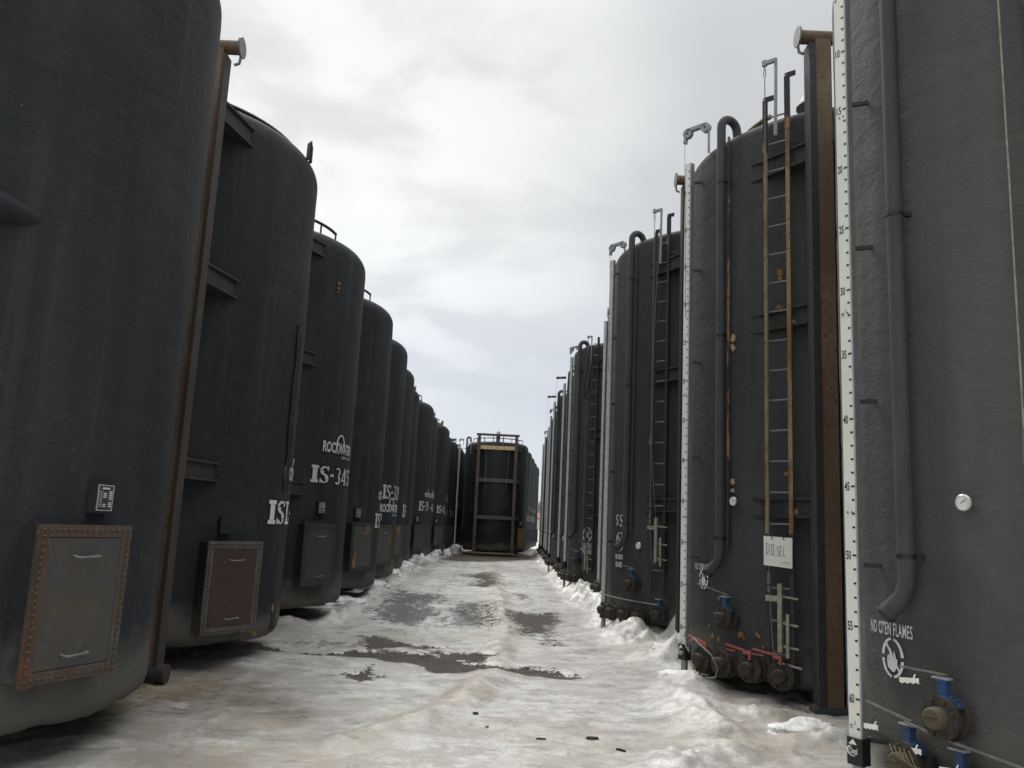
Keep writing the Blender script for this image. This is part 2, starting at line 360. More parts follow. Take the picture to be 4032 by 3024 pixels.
def decal(parent,name,vf,az,z,mat='stencil',r=RAD+.016,label=None):
    v,f=vf
    # split long faces so that the paint follows the curve
    import bmesh
    bm=bmesh.new(); bv=[bm.verts.new((a,b,0)) for a,b in v]
    for q in f:
        try: bm.faces.new([bv[i] for i in q])
        except Exception: pass
    long=[e for e in bm.edges if e.calc_length()>.08]
    if long: bmesh.ops.subdivide_edges(bm,edges=long,cuts=3)
    bmesh.ops.triangulate(bm,faces=bm.faces[:])
    me=bpy.data.meshes.new(name)
    for q in bm.verts:
        p=P(az+math.degrees(q.co.x/r),z+q.co.y,r); q.co=p
    bm.to_mesh(me); bm.free()
    me.materials.append(M[mat]); o=link(name,me,parent)
    if label: o['label']=label
    return o

# ------------------------------------------------------------------ tank parts
def add_frame(T,ztop,brk=(-1,1),post='rust',ytop=-1.93,half=1.02,disc=True,top='pipe',z1='rustdark',wb=.07):
    for s in (-1,1):
        b=MB()
        # front flange (brown) and side web: a channel
        b.box((s*half,ytop-.035,ztop/2),(.17,.016,ztop),bev=.003)
        b.box((s*(half-.08),ytop+.04,ztop/2),(.012,.13,ztop))
        o=b.build('post',post,T)
        w=MB(); w.box((s*(half+(.085+wb/2 if top=='pipe' else .095)),ytop+.03,ztop/2-.04),(wb if top=='pipe' else .016,.17,ztop-.08)); w.build('coated_web',z1,o)
    c=MB()
    if top=='pipe':
        c.tube([(-half-.25,ytop+.02,ztop+.02),(half+.25,ytop+.02,ztop+.02)],.075,16); o=c.build('top_roller','rust',T)
        for s in (-1,1):
            d=MB(); d.tube([(s*(half+.24),ytop+.02,ztop+.02),(s*(half+.262),ytop+.02,ztop+.02)],.112,24)
            d.tube([(s*(half+.25),ytop+.02,ztop-.09),(s*(half+.24),ytop+.02,ztop-.16),(s*(half+.20),ytop,ztop-.19)],.016,8); d.build('end_plate','steel',o)
    else:
        c.box((0,ytop,ztop+.05),(2*half+.36,.10,.12)); c.build('top_bar','oldrust',T)
        for x in (-.28,.34):
            g=MB(); g.tube([(x,ytop+.03,ztop),(x,ytop+.03,5.95)],.022,8); g.build('guard_rod','steel',T)
        for s in (-1,1):
            g=MB(); g.tube([(s*.85,ytop,ztop-.05),(s*.72,ytop+.02,ztop-.5),(s*.66,ytop+.02,ztop-1.6),(s*.62,ytop+.02,ztop-3)],.012,6); g.build('sling_cable','cable',T)
    b=MB(); b.tube([(-half-.2,ytop,.10),(half+.2,ytop,.10)],.085,14); o=b.build('bottom_roller','rustdark' if top=='pipe' else 'rust',T)
    for s in (-1,1):
        d=MB(); d.tube([(s*(half+.18),ytop,.10),(s*(half+.206),ytop,.10)],.088,20); d.build('end_plate','rustweb',o)
    for i,(z,h) in enumerate(((5.80,.20),(4.02,.19),(2.02,.18))):
        b=MB()
        for q in (-1,1): b.box((0,ytop+.09,z+q*h/2),(2*half-.12,.16,.014))
        b.box((0,ytop+(.16 if top=='pipe' else .0),z),(2*half-.18,.014,h)); 
        mt='rustdark'
        if top!='pipe': mt='cream' if i==0 else 'steelband'
        b.build('crossbar',mt,T)
        for s in brk:
            g=MB()
            for q in (-1,1):
                pts=[(s*(half+.10),ytop+.02),(s*1.52,ytop+.74),(s*1.36,ytop+.80),(s*half,ytop+.3)]
                zz=z+q*h/2
                g.add([(a,b_,zz-.012) for a,b_ in pts]+[(a,b_,zz+.012) for a,b_ in pts],[(3,2,1,0),(4,5,6,7)]+[(k,(k+1)%4,4+(k+1)%4,4+k) for k in range(4)])
            g.bar((s*(half+.07),ytop+.06,z),(s*1.47,ytop+.72,z),.016,h)
            g.build('bracket','rustdark',T)
def add_skid(T):
    b=MB()
    for x in (-.9,.9): b.box((x,0,.11),(.16,3.4,.20))
    for y in (-1.2,0,1.2): b.box((0,y,.12),(1.6,.12,.14))
    b.build('skid_beams','rustdark',T)
def add_roof(T,rail=True,az0=-70,az1=80,cap=True,rr=1.45,zr=6.42,capaz=-20):
    if rail:
        b=MB(); b.tube([P(az0+(az1-az0)*k/28,zr,rr) for k in range(29)],.026,8)
        for k in range(0,29,4): a=az0+(az1-az0)*k/28; b.tube([P(a,zr,rr),P(a,zr-.30,rr)],.016,6)
        b.build('roof_rail','black',T)
    if cap:
        b=MB(); c=P(capaz,0,1.6)
        b.tube([(c.x,c.y,6.1),(c.x,c.y,6.55),(c.x,c.y,6.55),(c.x,c.y,6.59),(c.x,c.y,6.59),(c.x,c.y,6.69),(c.x,c.y,6.75)],[.12,.12,.17,.17,.15,.11,.03],18)
        b.build('roof_hatch','steel',T)
def add_hatch(T,az,zc,w,h,cover='hatchgrey',frame='frameL1',neck='coatL',bolts=True,handles=True,out=.12,plate=True,foam=None):
    m=frame_at(az,zc,RAD-.06)
    b=MB(); b.box((0,out/2,0),(w-.03,out+.10,h-.03),m); root=b.build('hatch_neck',neck,T)
    y=out+.06; fwid=.075
    b=MB()
    for s in (-1,1):
        b.box((s*(w/2-fwid/2),y,0),(fwid,.022,h),m); b.box((0,y+.0005,s*(h/2-fwid/2)),(w-2*fwid,.021,fwid),m)
    if frame=='frameL1' and bolts:
        g=MB(); g.box((-w/2+fwid/2-.004,y+.0125,-.02),(fwid+.012,.006,h-.02),m); g.build('rusted_side_strip','rustorange',root)
    if bolts:
        nb=int(h/.042)
        for i in range(nb):
            z=-h/2+.03+(h-.06)*i/(nb-1)
            for s in (-1,1):
                b.tube([m@Vector((s*(w/2-fwid*.42),y+.01,z)),m@Vector((s*(w/2-fwid*.42),y+.026,z)),m@Vector((s*(w/2-fwid*.42),y+.032,z))],[.011,.010,.003],6,False)
        nb=int(w/.045)
        for i in range(1,nb-1):
            x=-w/2+.03+(w-.06)*i/(nb-1)
            for s in (-1,1):
                b.tube([m@Vector((x,y+.01,s*(h/2-fwid*.42))),m@Vector((x,y+.026,s*(h/2-fwid*.42))),m@Vector((x,y+.032,s*(h/2-fwid*.42)))],[.011,.010,.003],6,False)
    b.build('hatch_frame',frame,root)
    b=MB(); b.box((0,y-.002,0),(w-2*fwid-.01,.03,h-2*fwid-.01),m); cv=b.build('hatch_cover',cover,root)
    if handles:
        for z,sl in ((h*.30,.0),(-h*.33,.004)):
            g=MB(); y2=y+.013
            pts=[(-.085,y2,z),(-.085,y2+.035,z-.008),(-.07,y2+.045,z-.010),(.07,y2+.045,z-.006+sl),(.085,y2+.035,z-.004),(.085,y2,z)]
            g.tube([m@Vector(p) for p in pts],.0075,8); g.build('handle','steel',cv)
    if foam:
        for k,(fx,fz,fr) in enumerate(foam):
            g=MB(); n=9
            pts=[(fx+fr*(.7+.5*random.random())*math.cos(2*PI*i/n)*.6,y+.0155,fz+fr*(.7+.5*random.random())*math.sin(2*PI*i/n)) for i in range(n)]
            pk=[(a,y+.020,c) for a,_,c in pts]
            g.add(pts+pk,[list(range(n,2*n))]+[[i,(i+1)%n,n+(i+1)%n,n+i] for i in range(n)],False,m); g.build('peeled_foam_patch','foam',cv)
    return root
def add_plate(T,az,z,w=.15,h=.20,face=True):
    m=frame_at(az,z,RAD+.01)
    b=MB(); b.box((0,.01,0),(w+.03,.06,h+.03),m); root=b.build('plate_box','coatL',T)
    if face:
        g=MB(); g.box((0,.043,0),(w,.006,h),m); p=g.build('data_plate','plateface',root)
        g=MB()
        for s in (-1,1):
            g.box((s*(w/2-.004),.048,0),(.004,.003,h-.004),m); g.box((0,.048,s*(h/2-.004)),(w-.012,.003,.004),m)
        for i in range(9):
            z=-h*.32+i*h*.07
            g.box((-w*.30,.048,z),(w*.22,.003,.003),m)
            for (x0,x1) in ((-.12,.06),(.22,.40)):
                if (i in (0,1,5,6,7) or x0>0) and not(i==3): g.box(((x0+x1)/2*w,.048,z),((x1-x0)*w,.003,.008),m)
        g.box((0,.048,h*.36),(w*.45,.003,.012),m)
        g.build('engraving','whitedirty',p)
def add_ruler(T,az=-95,r=2.03,face_az=-62,z0=.30,z1=6.25,W_=.095,D=.065,numbers=True,white='white',zn=None,ground_leg=True,head=None,detail=True,cap=True,rung=.0953):
    c=P(az,0,r); a=R(face_az); tx=Vector((math.cos(a),math.sin(a),0)); ou=Vector((math.sin(a),-math.cos(a),0))
    m=Matrix((tx,ou,Vector((0,0,1)))).transposed().to_4x4(); m.translation=c
    b=MB(); b.box((0,-D/2,(z0+z1)/2),(W_,D,z1-z0),m,bev=.006); root=b.build('gauge_board','alu',T)
    b=MB(); b.box((-.002,.002,(z0+z1)/2),(W_-.010,.004,z1-z0-.01),m); face=b.build('scale_face',white,root)
    if numbers:
        b=MB(); z60=zn if zn is not None else z0+.24; 
        nmax=int((z60-z0)/rung)+60
        g=MB()
        for n in range(1,64):
            z=z60+(60-n)*rung
            if z<z0+.02 or z>z1-.03: continue
            (b).box((W_*.28,.005,z),(.030 if n%5==0 else .020,.003,.013 if n%5 else .012),m)
            if n%5==0 and detail:
                v,f=fit(text2d(str(n),1,.02),.040 if n>9 else .02,.062)
                b.add([(p-W_*.40,.0055,q+z-.031) for p,q in v],f,False,m)
            if n in (31,61) and detail:
                v,f=fit(text2d('m',1,.0),.022,.03); b.add([(p-W_*.36,.0055,q+z-.10) for p,q in v],f,False,m)
                v,f=fit(text2d('3',1,.0),.012,.026); b.add([(p-W_*.05,.0055,q+z-.075) for p,q in v],f,False,m)
        b.build('scale_markings','ink',face)
        if detail:
            b=MB()
            for n in (15.6,31.8,46.9):
                z=z60+(60-n)*rung
                for s in (-1,1): b.tube([m@Vector((s*.018,.003,z)),m@Vector((s*.018,.009,z+.0))],.007,8)
            b.build('rivets','steel',face)
    if cap:
        b=MB(); b.box((.005,-D/2+.012,z0-.075),(W_+.02,D+.03,.17),m,bev=.008); cp=b.build('end_cap','black',root)
        if detail:
            b=MB(); b.add([(-.035,.0285,z0-.03),(.03,.0285,z0-.03),(0,.0285,z0+.005)],[(0,1,2)],False,m)
            v,f=fit(text2d('Clmcal',1,.02),.06,.04); b.add([(p-.028,.0285,q+z0-.09) for p,q in v],f,False,m)
            v,f=arcband(-.005,z0-.07,.045,.035,100,300,.006,.01,10); b.add([(p,.0285,q) for p,q in v],f,False,m)
            b.build('maker_mark','white',cp)
    if ground_leg:
        b=MB(); b.box((-.005,-D/2,(z0-.16+.02)/2),(W_*.7,.04,z0-.18),m); b.build('gauge_leg','alu',root)
    # stand-offs
    z=z1-.25
    while z>z0: b=MB(); b.bar(c+Vector((0,0,z))-ou*.05,P(az+2,z,RAD-.02),.022,.03); b.build('stand_off','black',root); z-=1.15
    if head=='pulley':
        b=MB(); zt=z1+(.40 if detail else .22)
        p0=c+ou*.0+Vector((0,0,zt)); d=(P(az+20,zt,1.75)-p0); d.z=0; L=.26; d.normalize()
        p1=p0+d*L
        nrm=d.cross(Vector((0,0,1)))
        for p in (p0,p1): b.tube([p-nrm*.03,p+nrm*.03],.062,20)
        b.bar(p0+Vector((0,0,.04)),p1+Vector((0,0,.04)),.06,.045)
        b.bar(p0+Vector((0,0,-.05))-d*.03,p0+Vector((0,0,-.12))-d*.045,.05,.035,upv=tuple(d))
        b.bar(p1+Vector((0,0,-.0))+d*.04,p1+Vector((0,0,-.34))+d*.04,.022,.022,upv=tuple(d))
        h=b.build('pulley_head','galv',root)
        g=MB(); 
        for p in (p0,p1): g.tube([p-nrm*.036,p+nrm*.036],.014,8)
        g.build('axle','black',h)
        g=MB(); g.tube([p0-d*.05+Vector((0,0,-.1)),c+ou*.01+Vector((0,0,z1-2))],.003,5); g.build('float_wire','cable',root)
    elif head=='bar':
        b=MB(); p0=c+Vector((0,0,z1+.17)); d=Vector((-1,.1,0)).normalized()
        b.bar(p0+Vector((.06,0,.02)),p0+d*.26,.03,.075); h=b.build('head_bar','black',root)
        g=MB(); q=p0+d*.12; g.box(q+Vector((0,-.017,0)),(.09,.006,.02)); g.build('head_marking','whitedirty',h)
        g=MB(); g.tube([p0+d*.25,p0+d*.25-Vector((0,0,1.6))],.003,5); g.build('float_wire','cable',root)
    return root
def add_pipe(T,az=-72,z0=1.22,z1=6.30,rad=.056,r=2.06,mat='coatpipe',conduit=True):
    pts=[P(az-4.2,z0-.10,r+.045),P(az-2.6,z0-.035,r+.015),P(az-1.0,z0+.02,r+.0),P(az,z0+.11,r),P(az,z0+.2,r)]
    pts+=[P(az,z0+.2+(z1-z0-.2)*k/10,r) for k in range(1,11)]
    for k in range(1,11):
        a=R(180-18*k*1.0); pts.append(P(az,z1+.12*math.sin(a),r-.12-.12*math.cos(a)))
    pts.append(P(az,z1-.14,r-.26))
    b=MB(); b.tube(pts,[rad*1.12,rad*1.06,rad*1.02]+[rad]*(len(pts)-3),20,False); o=b.build('vent_pipe',mat,T)
    e=MB(); a,c=pts[0],pts[1]; d=(a-c).normalized(); e.tube([a-d*.012,a+d*.006],rad*1.2,20,False); e.tube([a-d*.004,a-d*.003],rad*1.08,20,True); e.build('pipe_mouth','black',o)
    for z in (z0+.28,(z0+z1)/2,z1-.7): g=MB(); g.bar(P(az+.6,z,r),P(az+1.6,z,RAD-.02),.03,.03); g.tube([P(az,z-.012,r),P(az,z+.012,r)],rad*1.10,18); g.build('pipe_clamp','black',o)
    if conduit:
        g=MB(); g.tube([P(az+2.4,z0+.15,RAD+.05),P(az+2.4,z1-.15,RAD+.05)],.016,8); g.build('conduit','tanblack' if conduit=='tan' else 'coatpipe',o)
def add_ladder(T,az=-48,z0=1.62,z1=6.5,r=2.06,sep=.25,mat='tan',z_low=.38,rungs=True,top=True,mat2=None):
    m=frame_at(az,0,r)
    b=MB()
    for s in (-1,1):
        zt=z1+(.22 if s>0 else 0)
        b.box((s*sep/2,.0,(z0+zt)/2),(.044,.012,zt-z0),m); b.box((s*(sep/2+.017),-.02,(z0+zt)/2),(.010,.04,zt-z0),m)
    root=b.build('ladder',mat,T)
    for s in (-1,1):
        b=MB(); b.box((s*sep/2,-.004,(z_low+z0)/2),(.045,.014,z0-z_low-.004),m); b.build('lower_rail','rustdark',root)
    if top:
        b=MB()
        for s in (-1,1):
            zt=z1+(.22 if s>0 else 0)
            b.box((s*sep/2+.05,.002,zt-.03),(.10,.012,.06),m); b.box((s*sep/2,.001,zt-.35),(.057,.015,.62),m)
        b.build('top_tab','tanblack',root)
    if rungs:
        z=z1-.25
        while z>z_low+.1:
            b=MB(); b.tube([m@Vector((-sep/2+.01,-.012,z)),m@Vector((sep/2-.01,-.012,z))],.010,8); b.build('rung','steel',root); z-=.32
    for z in (1.98,3.95,6.0,.62):
        b=MB(); b.bar(m@Vector((sep/2,-.02,z)),P(az+12,z,RAD+.03),.012,.06); b.build('ladder_bracket','tan' if mat=='tan' and 1<z<5 else 'rustdark',root)
    return root,m
def add_float_lever(T,az=-48,r=2.09,sep=.25,ztop=6.92,zbot=1.05,mat='galv',detail=True,dx=-.06):
    m=frame_at(az,0,r)
    b=MB(); x=-sep/2+dx
    b.box((x,.0,ztop),(.05,.035,.07),m); b.bar(m@Vector((x,0,ztop)),m@Vector((x+.13,0,ztop+.0)),.04,.04); b.bar(m@Vector((x+.13,0,ztop+.02)),m@Vector((x+.12,0,ztop-.9)),.03,.028,upv=(0,1,0))
    b.build('cable_hook_arm',mat,T)
    b=MB(); b.tube([m@Vector((x,0,ztop-.05)),m@Vector((x-.012,0,ztop-.10)),m@Vector((x-.012,0,ztop-.15)),m@Vector((x,0,ztop-.2)),m@Vector((x+.012,0,ztop-.15)),m@Vector((x+.012,0,ztop-.10)),m@Vector((x,0,ztop-.05))],.005,6,False)
    b.tube([m@Vector((x,0,ztop-.2)),m@Vector((x+.01,.0,3.0)),m@Vector((x+.015,0,zbot+.25))],.0055,6)
    b.tube([m@Vector((x+.015,0,zbot+.25)),m@Vector((x+.03,0,zbot-.2)),m@Vector((x+.05,0,zbot-.55)),m@Vector((x+.09,0,zbot-.62)),m@Vector((x+.12,0,zbot-.6))],.005,6)
    b.build('pull_cable','cable',T)
    if detail:
        b=MB(); 
        for z,rr in ((zbot+.27,.013),(zbot+.16,.017),(zbot+.10,.019),(zbot+.02,.017)): b.tube([m@Vector((x+.015,0,z-.03)),m@Vector((x+.015,0,z+.03))],rr,8)
        b.build('cable_clamp','steel',T)
        b=MB(); b.box((x+.075,.012,zbot-.07),(.17,.04,.055),m); b.box((x+.135,.012,zbot-.25),(.045,.045,.66),m,bev=.004); b.box((x+.205,-.005,zbot-.42),(.03,.03,.42),m)
        for z in (zbot-.04,zbot-.3,zbot-.52): b.bar(m@Vector((x+.135,0,z)),m@Vector((x+.30,-.03,z-.02)),.012,.02)
        b.build('lever_bar','beige',T)
def add_dial(T,az,z,r=.05):
    m=frame_at(az,z,RAD+.0)
    b=MB(); b.tube([m@Vector((.02,0,-.01)),m@Vector((0,.06,0))],.012,8); b.tube([m@Vector((0,.055,0)),m@Vector((0,.075,0)),m@Vector((0,.075,0))],[r,r,r*.9],28,True); root=b.build('thermometer','chrome',T)
    g=MB(); g.tube([m@Vector((0,.075,0)),m@Vector((0,.077,0))],r*.86,28); f=g.build('dial_face','dial',root)
    g=MB(); g.bar(m@Vector((-.012,.079,-.004)),m@Vector((.022,.079,.018)),.002,.003,upv=(1,0,0)); 
    for k in range(11):
        a=R(215-25*k); g.bar(m@Vector((math.cos(a)*r*.66,.0785,math.sin(a)*r*.66)),m@Vector((math.cos(a)*r*.78,.0785,math.sin(a)*r*.78)),.002,.002,upv=(1,0,0))
    g.build('needle','ink',f)
def valve(T,az,z,r=.125,stem='blue',handle='steel',cap='brass',lever=-1,tilt=0,name='valve',lev_len=.36,out=.0):
    m=frame_at(az,z,RAD-.02)
    b=MB()
    b.tube([m@Vector((0,-.02,0)),m@Vector((0,.10,0))],r*.62,18)
    b.tube([m@Vector((0,.085+out,0)),m@Vector((0,.112+out,0))],r*1.06,26)
    b.tube([m@Vector((0,.165+out,0)),m@Vector((0,.195+out,0))],r,26)
    b.tube([m@Vector((0,.11+out,0)),m@Vector((0,.17+out,0))],r*.8,20)
    for k in range(8):
        a=R(22.5+45*k); q=(math.cos(a)*r*.82,math.sin(a)*r*.82)
        b.tube([m@Vector((q[0],.19+out,q[1])),m@Vector((q[0],.213+out,q[1]))],.013,6)
    root=b.build(name,'dirtymetal',T)
    g=MB(); g.tube([m@Vector((0,.19+out,0)),m@Vector((0,.26+out,0)),m@Vector((0,.268+out,0))],[r*.52,r*.50,r*.42],20); g.bar(m@Vector((-r*.4,.27+out,.01)),m@Vector((r*.35,.27+out,.02)),.012,.012); g.build('valve_cap',cap,root)
    if stem:
        g=MB(); g.box((0,.14+out,r+.035),(.055,.05,.10),m); g.tube([m@Vector((0,.14+out,0)),m@Vector((.028,.14+out,r*.99))],r*.35,8)
        for k in range(5):
            a=R(90-12*k); g.box((math.cos(a)*(r+.003),.138+out,math.sin(a)*(r+.003)),(.035,.045,.03),m)
        g.box((0,.14+out,r+.086),(.075,.06,.012),m); s=g.build('valve_stem',stem,root)
        g=MB(); g.box((-.01,.14+out,r+.098),(.11,.05,.010),m); g.build('stem_plate','galv',s)
    if lever:
        g=MB(); p=m@Vector((.02,.14+out,r+.12)); q=m@Vector((lever*lev_len,.15+out,r+.15+tilt)); g.bar(p,q,.022,.010); g.build('lever',handle,root)
    return root
def notch(T,az,z,tilt=.02,r=RAD+.14):
    m=frame_at(az,z,r); n=7; top=[];bot=[]
    for i in range(n+1):
        x=-.085+.15*i/n; top.append((x,.0,.016+tilt*i/n)); bot.append((x,.0,-.010+tilt*i/n-(.009 if i%2 else 0)))
    v=[(a,-.003,c) for a,b_,c in top+bot[::-1]]+[(a,.003,c) for a,b_,c in top+bot[::-1]]; k=len(top)*2
    b=MB(); b.add(v,[list(range(k-1,-1,-1)),list(range(k,2*k))]+[[i,(i+1)%k,k+(i+1)%k,k+i] for i in range(k)],False,m)
    b.bar(m@Vector((.02,0,.02)),m@Vector((.02,-.02,.05)),.006,.006); b.build('notched_plate','white',T)
def foam_spots(T,spots,mat='foam'):
    for az,z,s in spots:
        m=frame_at(az,z,RAD+.012); n=10
        pts=[(s*(.5+.8*random.random())*math.cos(2*PI*i/n),0,s*(.5+.8*random.random())*math.sin(2*PI*i/n)) for i in range(n)]
        g=MB(); g.add(pts+[(a,.010,c) for a,_,c in pts],[list(range(n,2*n))]+[[i,(i+1)%n,n+(i+1)%n,n+i] for i in range(n)],False,m); g.build('foam_chip_mark',mat,T)
M['coatpipe']=rusty('grey_black_coated_pipe',(.040,.044,.047),(.056,.060,.063),(.035,.035,.035),6)
M['steelband']=rusty('grey_band',(.10,.10,.098),(.07,.07,.07),(.2,.15,.09),6)

SH=[shell_mesh(k) for k in range(5)]; SHR=[shell_mesh(k+7,.24,6.26,6.46,1.0,.13) for k in range(4)]
def shell(T,k,mat):
    me=(SHR[k%4] if mat in ('coatR','coatN') else SH[k%5]).copy(); me.materials.clear(); me.materials.append(M[mat]); me.name='tank_shell'
    return link('tank_shell',me,T)
GRP_L='black insulated tanks standing in the left row'; GRP_R='black insulated tanks standing in the right row'; GRP_C='black insulated tanks in the middle block at the lane end'

# ------------------------------------------------------------------ LEFT ROW (hatch side faces the lane)
LT=[(-4.52,6.05),(-4.57,10.0),(-4.59,13.9),(-4.60,17.7),(-4.69,21.2),(-4.91,24.9),(-5.14,28.7),(-4.93,32.2),(-5.04,35.6),(-4.81,39.4),(-4.96,43.2),(-4.81,46.8),(-4.66,50.5),(-4.51,54)]
LL=['nearest left-row black tank, cut off by the photo edge, with rust-framed grey hatch',
'black tank with maroon hatch and stencil ISL, second in the left row',
'black tank stencilled IS-345 below a logo, third in the left row',
'left-row black tank right behind IS-345, its hatch patched with yellow foam',
'black tank stencilled IS-329 above the logo, in the left row',
'left-row black tank just beyond IS-329, showing only IS at its edge',
'mostly hidden black tank between the IS-329 tank\'s neighbour and the one with paired logos',
'black tank in mid left row stencilled IS-39 with wide dark hatch',
'left-row black tank whose stencil 436 peeks out beside IS-39',
'left-row black tank with short rail and orange tip on its roof',
'far left-row black tank with dim IS-38 stencil beside the orange-tipped one',
'far left-row black tank with small roof fitting, twelfth along the row',
'far left-row black tank, thirteenth along, just left of the centre tank\'s gauge',
'farthest left-row black tank, partly behind the tank standing across the lane']
ROT=[-8,0,0,0,0,0,0,0,0,0,0,0,0,0]
left=[]
for i,(x,y) in enumerate(LT):
    T=empty('storage_tank',(x,y,0),R(ROT[i])); tag(T,LL[i],'tank',GRP_L); left.append(T)
    shell(T,i,'coatL')
    add_frame(T,6.45,half=1.285 if i in (1,10,11,12) else 1.12,wb=.035,z1='rustweb')
    add_skid(T)
    add_roof(T,rail=(i not in (0,5,6,8,11,13)),az0=-60,az1=84 if i!=1 else 88,rr=1.66 if i==1 else 1.42,zr=6.20 if i==1 else 6.45,cap=i in (11,12,13))
    if i==0:
        add_hatch(T,76.5,1.02,.70,.93,'hatchgrey','frameL1'); add_plate(T,81.5,1.66,.14,.17)
        b=MB(); b.tube([P(a_,3.34,RAD-.02+.006*(60-a_)) for a_ in (40,44,48,52,56,60,63)],[.13,.13,.125,.115,.09,.06,.02],14); b.build('foamed_bracket','coatL',T)
    elif i==1:
        add_hatch(T,58.5,.84,.72,.94,'hatchmaroon','frameL2'); add_plate(T,56,1.47,.13,.14,False)
        decal(T,'stencil_text',slab('ISL-',.92,.27),76.0,1.50,'stencilbright'); decal(T,'stencil_logo',rockwater(.95,.16),86,2.02,'stencil')
        b=MB(); b.tube([P(87+math.sin(k)*.4,1.9+k*.2,RAD+.02) for k in range(11)],[.03+.012*math.sin(k*2.3) for k in range(11)],8); b.build('foam_drip_seam','black',T)
        b=MB(); b.tube([P(88,.3+k*.2,RAD+.0) for k in range(6)],[.035]*6,8); b.build('drain_pipe','rustdark',T)
        b=MB(); m=frame_at(84,6.12,RAD-.02); b.tube([m@Vector((-.05,0,-.12)),m@Vector((-.045,0,.08)),m@Vector((0,0,.14)),m@Vector((.045,0,.08)),m@Vector((.05,0,-.12))],.022,8); b.build('lifting_lug','black',T)
        foam_spots(T,[(86,.55,.045),(74,.30,.03),(72,.33,.015)])
    elif i==2:
        add_hatch(T,60,1.04,.70,.94,'hatchdark','hatchdark'); add_plate(T,62,1.75,.13,.16)
        decal(T,'stencil_text',slab('IS-345',1.24,.265),54.5,2.13,'stencil'); decal(T,'stencil_logo',rockwater(.98,.175),60.5,2.62,'stencil')
        b=MB(); m=frame_at(60,1.53,RAD+.09); b.box((0,.02,0),(.78,.04,.05),m); b.build('rain_lip','black',T)
        foam_spots(T,[(62,5.35,.03),(62,5.27,.025),(61.5,5.20,.018)])
    else:
        hz=[0,0,0,1.06,1.02,1.05,1.0,1.04,1.0,1.02,1.0,1.0,1.0,1.0][i]; ha=[0,0,0,61,61,62,62,60,60,60,60,60,60,60][i]
        cov=['','','','hatchfoam','hatchfoam','hatchfoam','hatchdark','hatchdark','hatchdark','hatchfoam','hatchdark','hatchdark','hatchdark','hatchdark'][i]
        fm={3:[(.12,.36,.09),(-.24,-.30,.10),(-.22,-.15,.05)],4:[(.24,.05,.05),(.23,.15,.05),(-.1,.36,.04),(-.28,-.1,.04)],5:[(.1,.3,.12),(.12,.15,.06)],9:[(-.2,-.3,.10)]}.get(i)
        add_hatch(T,ha,hz,.70,.95,cov,'hatchdark' if i!=4 else 'frameL1',bolts=i<5,handles=i<8,foam=fm)
        if i<11: add_plate(T,ha-3,hz+.66,.13,.17)
        if i==3:
            decal(T,'stencil_text',slab('ISL-',.9,.30),80,1.44,'stencil'); decal(T,'stencil_logo',rockwater(.95,.18),84,2.02,'stencil')
        if i==4:
            decal(T,'stencil_text',slab('IS-329',1.10,.34),60.5,2.12,'stencil'); decal(T,'stencil_logo',rockwater(1.05,.20),58.5,1.80,'stencil')
        if i==5: decal(T,'stencil_text',slab('IS-32',.95,.36),78,1.72,'stencil')
        if i==7: decal(T,'stencil_text',slab('IS-394',1.10,.36),60,2.02,'stencil'); decal(T,'stencil_logo',rockwater(.85,.17),72,2.55,'stencil')
        if i==8: decal(T,'stencil_text',slab('-436',.8,.34),74,2.05,'stencil'); decal(T,'stencil_logo',rockwater(.85,.19),70,2.62,'stencil')
        if i==9: decal(T,'stencil_text',slab('IS-42',1.0,.34),58,2.05,'stencil')
        if i==10: decal(T,'stencil_text',slab('IS-380',1.2,.34),62,1.95,'stencilfaint'); decal(T,'stencil_logo',rockwater(1.1,.2),58,2.7,'stencilfaint')
        if i==11: decal(T,'stencil_text',slab('IS-',.7,.34),64,1.95,'stencilfaint')
        if i==12: decal(T,'stencil_logo',rockwater(.9,.2),60,2.6,'stencilfaint')
        if i==9:
            b=MB(); b.box(P(75,6.27,1.66),(.10,.10,.20)); b.build('orange_rail_foot','foam',T)

# ------------------------------------------------------------------ CENTRE BLOCK
CT=[(-.62,47),(-.47,51),(-.17,55),(.13,59),(.46,63)]
CLb=['black tank with rusty frame standing across the end of the lane','middle-block black tank directly behind the rusty-framed one, stencilled ISL',
'middle-block black tank, third back from the rusty frame','middle-block black tank with tiny roof knob, fourth back from the rusty frame','rearmost visible black tank of the middle block, beside the gap to the house']
for i,(x,y) in enumerate(CT):
    T=empty('storage_tank',(x,y,0)); tag(T,CLb[i],'tank',GRP_C)
    shell(T,i+2,'coatC'); add_skid(T)
    if i==0: T.scale=(.9,.9,1)
    if i==0:
        add_frame(T,6.45,top='bar',post='oldrust',z1='oldrust',half=1.13); add_roof(T,True,-75,75,True,1.60,6.36,capaz=0)
        add_ruler(T,-92,2.42,-20,.3,6.1,W_=.10,numbers=False,white='white',head='pulley',detail=False); add_pipe(T,-70,1.2,6.3)
        add_float_lever(T,-50,2.1,detail=False,ztop=6.35)
        for a,z,s in ((54,1.02,1),):
            add_hatch(T,a,.98,.62,1.05,'hatchyellow','hatchyellow',neck='coatC',bolts=False,handles=False); 
        m=frame_at(56,1.78,RAD+.01); b=MB(); b.box((0,.02,0),(.16,.04,.17),m); b.build('data_plate','foamtan',T)
    else:
        add_frame(T,6.3); add_roof(T,i==1,cap=(i==3)); add_hatch(T,62,1.0,.7,.95,'coatC','coatC',neck='coatC',bolts=False,handles=False)
        if i<4: decal(T,'stencil_text',slab(['','ISL-','IS-41','IS-'][i],1.0,.36),62,1.95,'stencilfaint'); decal(T,'stencil_logo',rockwater(1.0,.22),70,2.6,'stencilfaint')

